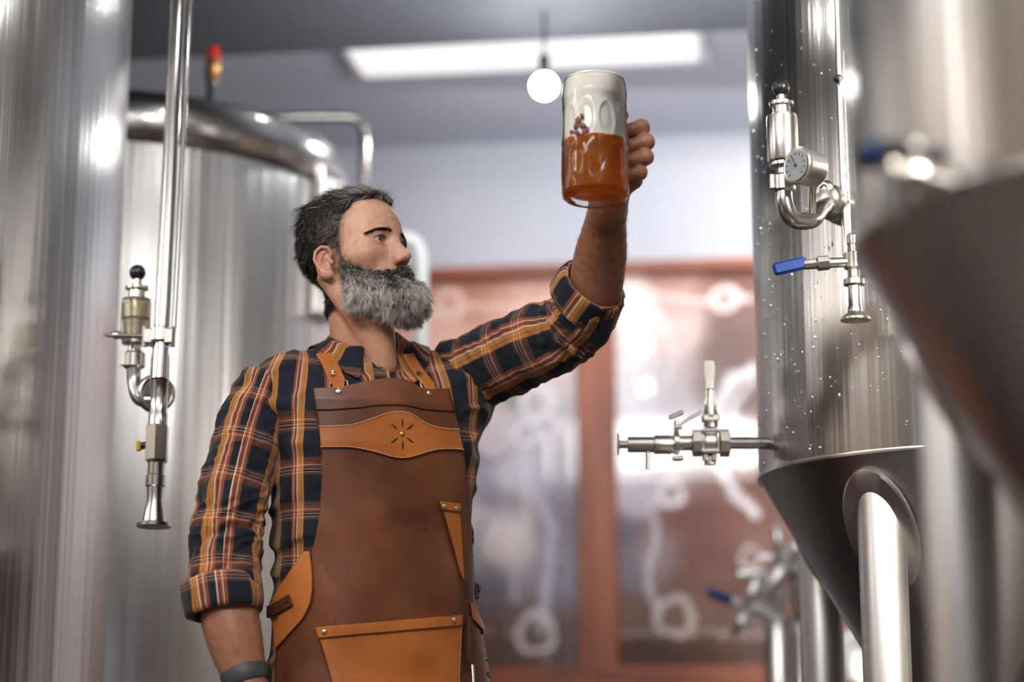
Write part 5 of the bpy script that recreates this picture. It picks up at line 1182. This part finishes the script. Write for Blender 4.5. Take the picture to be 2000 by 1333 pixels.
for x, y, o_ in ((661, 764, .0188), (839, 768, .0188), (634, 1235, .027), (885, 1212, .027), (867, 990, .0235), (891, 994, .0235)): rivet('rivet', x, y, o_, .0062 if y < 800 else .0048)
# shoulder straps with keepers and rings
for k, (pts, ring) in enumerate(((((632, 694), (638, 703), (646, 716), (655, 738), (661, 750)), (661, 750)), (((797, 694), (803, 706), (813, 722), (828, 742), (836, 752)), (836, 752)))):
    ps = [proj(x, y, .012) for x, y in pts]; s_ = ribbon('shoulder_strap', ps, .030 if k == 0 else .025, .005, LT, apron, NB)
    rx, ry = (650, 729) if k == 0 else (818, 730); c = proj(rx, ry, .0185); MB().lathe(c, NB(c[None])[0], [(-.002, .005), (0, .0055), (.0018, .005), (.0026, .001)], 20).build('rivet', Mnk, apron)
    c = proj(ring[0], ring[1] - 2, .014); n_ = NB(c[None])[0]; tx = np.cross(n_, [0, 0, 1.0]); tx /= np.linalg.norm(tx); tz = np.cross(tx, n_)
    MB().tube([c + tx * a + tz * b for a, b in ((-.016, .004), (-.016, -.010), (-.012, -.013), (.012, -.013), (.016, -.010), (.016, .004), (-.016, .004))], .0019, m=8, sub=1).build('strap_ring', Mnk, apron)
    MB().box(c - tz * .008 + n_ * .003, (.022, .005, .020), [tx, n_, tz], bev=.0015).build('strap_keeper', LT, apron)

# wristband
wd = low_c[4] - low_c[3]; MB().lathe(low_c[4] - wd / np.linalg.norm(wd) * .012, wd, [(0, .034), (.001, .041), (.004, .0425), (.026, .0415), (.029, .040), (.030, .034)], 60, cap=False).build('wristband', simple('dark_grey_band', S2L((58, 62, 66)), .5), man)
# trousers and boots out of view below the apron
def trouser(p):
    b = toB(p); d = None
    for s in (-1, 1):
        e = chain(b, [(s * .085, 0, .90), (s * .10, -.01, .50), (s * .105, .01, .12)], [.105, .078, .062], .02); d = e if d is None else smin(d, e, .02)
    return d + .004 * noise(b * 12)
v, f = surface_net(trouser, (-.60, 3.40, .08), (.10, 4.0, .96), .010, blk=8); mk('trousers', v, [f], simple('dark_denim', S2L((34, 38, 50)), .8), man)
for s in (-1, 1):
    def boot(p, s=s):
        b = toB(p); d = RC(b, (s * .105, .03, .06), (s * .12, -.15, .040), .050, .042); d = smin(d, RC(b, (s * .105, .02, .06), (s * .105, .015, .20), .050, .055), .03); return smax(d, -b[:, 2] + .002, .004)
    v, f = surface_net(boot, (-.70, 3.35, 0), (.20, 4.0, .28), .008, blk=8); mk('boot', v, [f], simple('brown_boot', S2L((60, 40, 30)), .5), man)
# ------------------------------------------------------------------ beer mug
H = MZ1 - MZ0
mug = thing('beer_mug', 'large dimpled glass mug of amber beer with tall foam held up by the man', 'beer mug', (MX, MY, MZ0))
mc = np.array([MX, MY, MZ0]); up = np.array([0, 0, 1.0])
R0 = .0575
def wall_r(t):   # outer radius along height 0..1
    return np.interp(t, [0, .02, .06, .5, .78, .82, .87, .95, 1.0], [.050, .056, .0585, .0580, .0560, .0565, .0575, .0558, .0535])
n, m = 90, 144; a = np.arange(m) / m * 2 * pi; t = np.linspace(0, 1, n); T, A = np.meshgrid(t, a, indexing='ij')
R_ = wall_r(T)
# rows of pressed oval dimples
cell = 10; 
for row, (z0, z1, off) in enumerate(((.10, .44, 0), (.46, .79, .5))):
    u = ((A / (2 * pi) * cell + off) % 1 - .5) * 2; v = (T - (z0 + z1) / 2) / ((z1 - z0) / 2); d2 = (u / .86) ** 2 + (v / .92) ** 2
    R_ = R_ - (.0019 * sstep(1.0, .35, d2)) + .0006 * np.exp(-((d2 - 1.1) / .18) ** 2)
V = np.stack([R_ * np.cos(A), R_ * np.sin(A), T * H], -1)
inner = [(1.0, .0512), (.99, .0515)]
ti = [np.stack([r * np.cos(a), r * np.sin(a), np.full(m, h * H)], -1) for h, r in inner]
bot = [np.stack([r * np.cos(a), r * np.sin(a), np.full(m, h * H)], -1) for h, r in ((.020, .0005), (.018, .030), (.008, .041), (0.0, .046))]
rings = np.concatenate([np.array(bot), V, np.array([np.stack([.0515 * np.cos(a), .0515 * np.sin(a), np.full(m, 1.008 * H)], -1)]), np.array(ti)]) + mc
MB().rings(rings, cap=False).build('glass_body', MAT['glass'], mug, sharp=None)
# handle: a thick glass loop towards the hand
hpts = [hp(.050, 0, MZ0 + H * .87), hp(.068, 0, MZ0 + H * .885), hp(.088, 0, MZ0 + H * .84), hp(.0965, 0, MZ0 + H * .70), hp(.097, 0, MZ0 + H * .50), hp(.093, 0, MZ0 + H * .32), hp(.078, 0, MZ0 + H * .19), hp(.054, 0, MZ0 + H * .20)]
MB().tube(hpts, .0085, m=20, sub=8).build('handle', MAT['glass'], mug)
# beer and foam
Mb = Mt('amber_beer').set(rough=.05, trans=.72, ior=1.33, base=S2L((238, 156, 60)), sss=.0)
tl_ = Mb.n('ShaderNodeBsdfTranslucent'); tl_.inputs[0].default_value = S2L((244, 160, 52)) + (1,); ms = Mb.n('ShaderNodeMixShader'); ms.inputs[0].default_value = .5
Mb.l(Mb.b.outputs[0], ms.inputs[1]); Mb.l(tl_.outputs[0], ms.inputs[2]); Mb.l(ms.outputs[0], Mb.t.nodes['Material Output'].inputs['Surface'])
va = Mb.n('ShaderNodeVolumeAbsorption'); va.inputs['Color'].default_value = S2L((226, 128, 28)) + (1,); va.inputs['Density'].default_value = 3
Mb.l(va.outputs[0], Mb.t.nodes['Material Output'].inputs['Volume'])
zb = P(1166, 276, MY)[2] - MZ0
MB().lathe(mc + up * (.048 * H), up, [(0, .028), (.0005, .044), (.006, .0520), (.02, .0542), (zb - .048 * H, .0538), (zb - .048 * H + .0002, .0538)], 96).build('beer', Mb.m, mug)
Mfo = Mt('foam').set(rough=.85, sss=.4, base=S2L((250, 246, 236))); Mfo.b.inputs['Subsurface Radius'].default_value = (.01, .009, .007)
t_ = Mfo.tex(160, 'ShaderNodeTexVoronoi'); Mfo.bump(t_.outputs['Distance'], .35, .001)
t_ = Mfo.tex(22, detail=6); Mfo.l(Mfo.ramp(t_.outputs[0], [(.35, S2L((238, 232, 216))), (.62, S2L((254, 251, 244)))]), Mfo.b.inputs['Base Color'])
th = np.arange(96) / 96 * 2 * pi; rings = []
for h, r in ((zb - .004, .0530), (zb - .001, .0540), (zb + .02, .0535), (H * .80, .0530), (H * .86, .0545), (H * .95, .0532), (H * .985, .0518), (H * 1.0, .0512), (H * 1.012, .0500), (H * 1.03, .046), (H * 1.045, .036), (H * 1.052, .02), (H * 1.053, .001)):
    w = noise(np.stack([np.cos(th) * 1.8, np.sin(th) * 1.8, np.full(96, h * 40)], -1)); dz = .006 * w * (h < zb + .002) + .003 * w * (h > H)
    rings.append(mc + np.stack([r * np.cos(th), r * np.sin(th), h + dz], -1))
MB().rings(rings).build('foam', Mfo.m, mug, sharp=None)
# faint maroon print of a small seated figure-like emblem on the glass
Mem_ = simple('maroon_print', S2L((124, 78, 78)), .5)
m_ = MB()
def spot(px, py, rx, ry, rot=0):
    q = np.arange(20) / 20 * 2 * pi; pts = []; outs = []
    for k, rr in ((1, -.0006), (1, .0001)):
        ring = []
        for w in q:
            x = px + rx * cos(w) * cos(rot) - ry * sin(w) * sin(rot); y = py + rx * cos(w) * sin(rot) + ry * sin(w) * cos(rot)
            r = ray(x, y); o2 = CAM[:2] - mc[:2]; rad = .0580 + rr; A2 = r[:2] @ r[:2]; B2 = 2 * o2 @ r[:2]; C2 = o2 @ o2 - rad ** 2; s = (-B2 - sqrt(B2 * B2 - 4 * A2 * C2)) / (2 * A2); ring.append(CAM + r * s)
        pts.append(ring)
    m_.rings(pts)
for s_ in ((1136, 226, 4, 5, 0), (1129, 236, 7, 5, .6), (1137, 245, 8, 5, .2), (1124, 246, 3.5, 8, .2), (1117, 258, 5, 4, 0), (1127, 259, 6, 4, .3), (1141, 257, 5, 7, .3), (1147, 252, 2.5, 6, 0), (1131, 232, 2.5, 7, -.5)): spot(*s_)
m_.build('emblem', Mem_, mug, sharp=None)

# words for the parts that look different from the rest of their thing
for o in bpy.data.objects:
    k = o.name.split('.')[0]; p = o.parent.name.split('.')[0] if o.parent else ''
    w = {('handle', 'sampling_valve'): 'blue lever handle', ('blue_grip', 'beer_tap_tower'): 'blue hand grip', ('cap', 'safety_valve'): 'red plastic cap', ('valve_body', 'safety_valve'): 'brass valve body',
         ('knob', 'relief_valve'): 'black ball knob', ('lever', 'vertical_pipe'): 'small yellow lever', ('decorative_band', 'apron'): 'tan leather band with star', ('front_pocket', 'apron'): 'tan leather front pocket',
         ('tool_pocket', 'apron'): 'narrow slanted tan pocket', ('emblem', 'beer_mug'): 'faded maroon print', ('foam', 'beer_mug'): 'thick cream foam', ('beer', 'beer_mug'): 'amber beer', ('beard', 'person'): 'full beard, dark above and silver below',
         ('hair', 'person'): 'short swept-back black and grey hair', ('shirt', 'person'): 'navy, rust and ochre plaid shirt', ('handle', 'clamp_valve'): 'black lever handle'}.get((k, p))
    if w: o['label'] = w
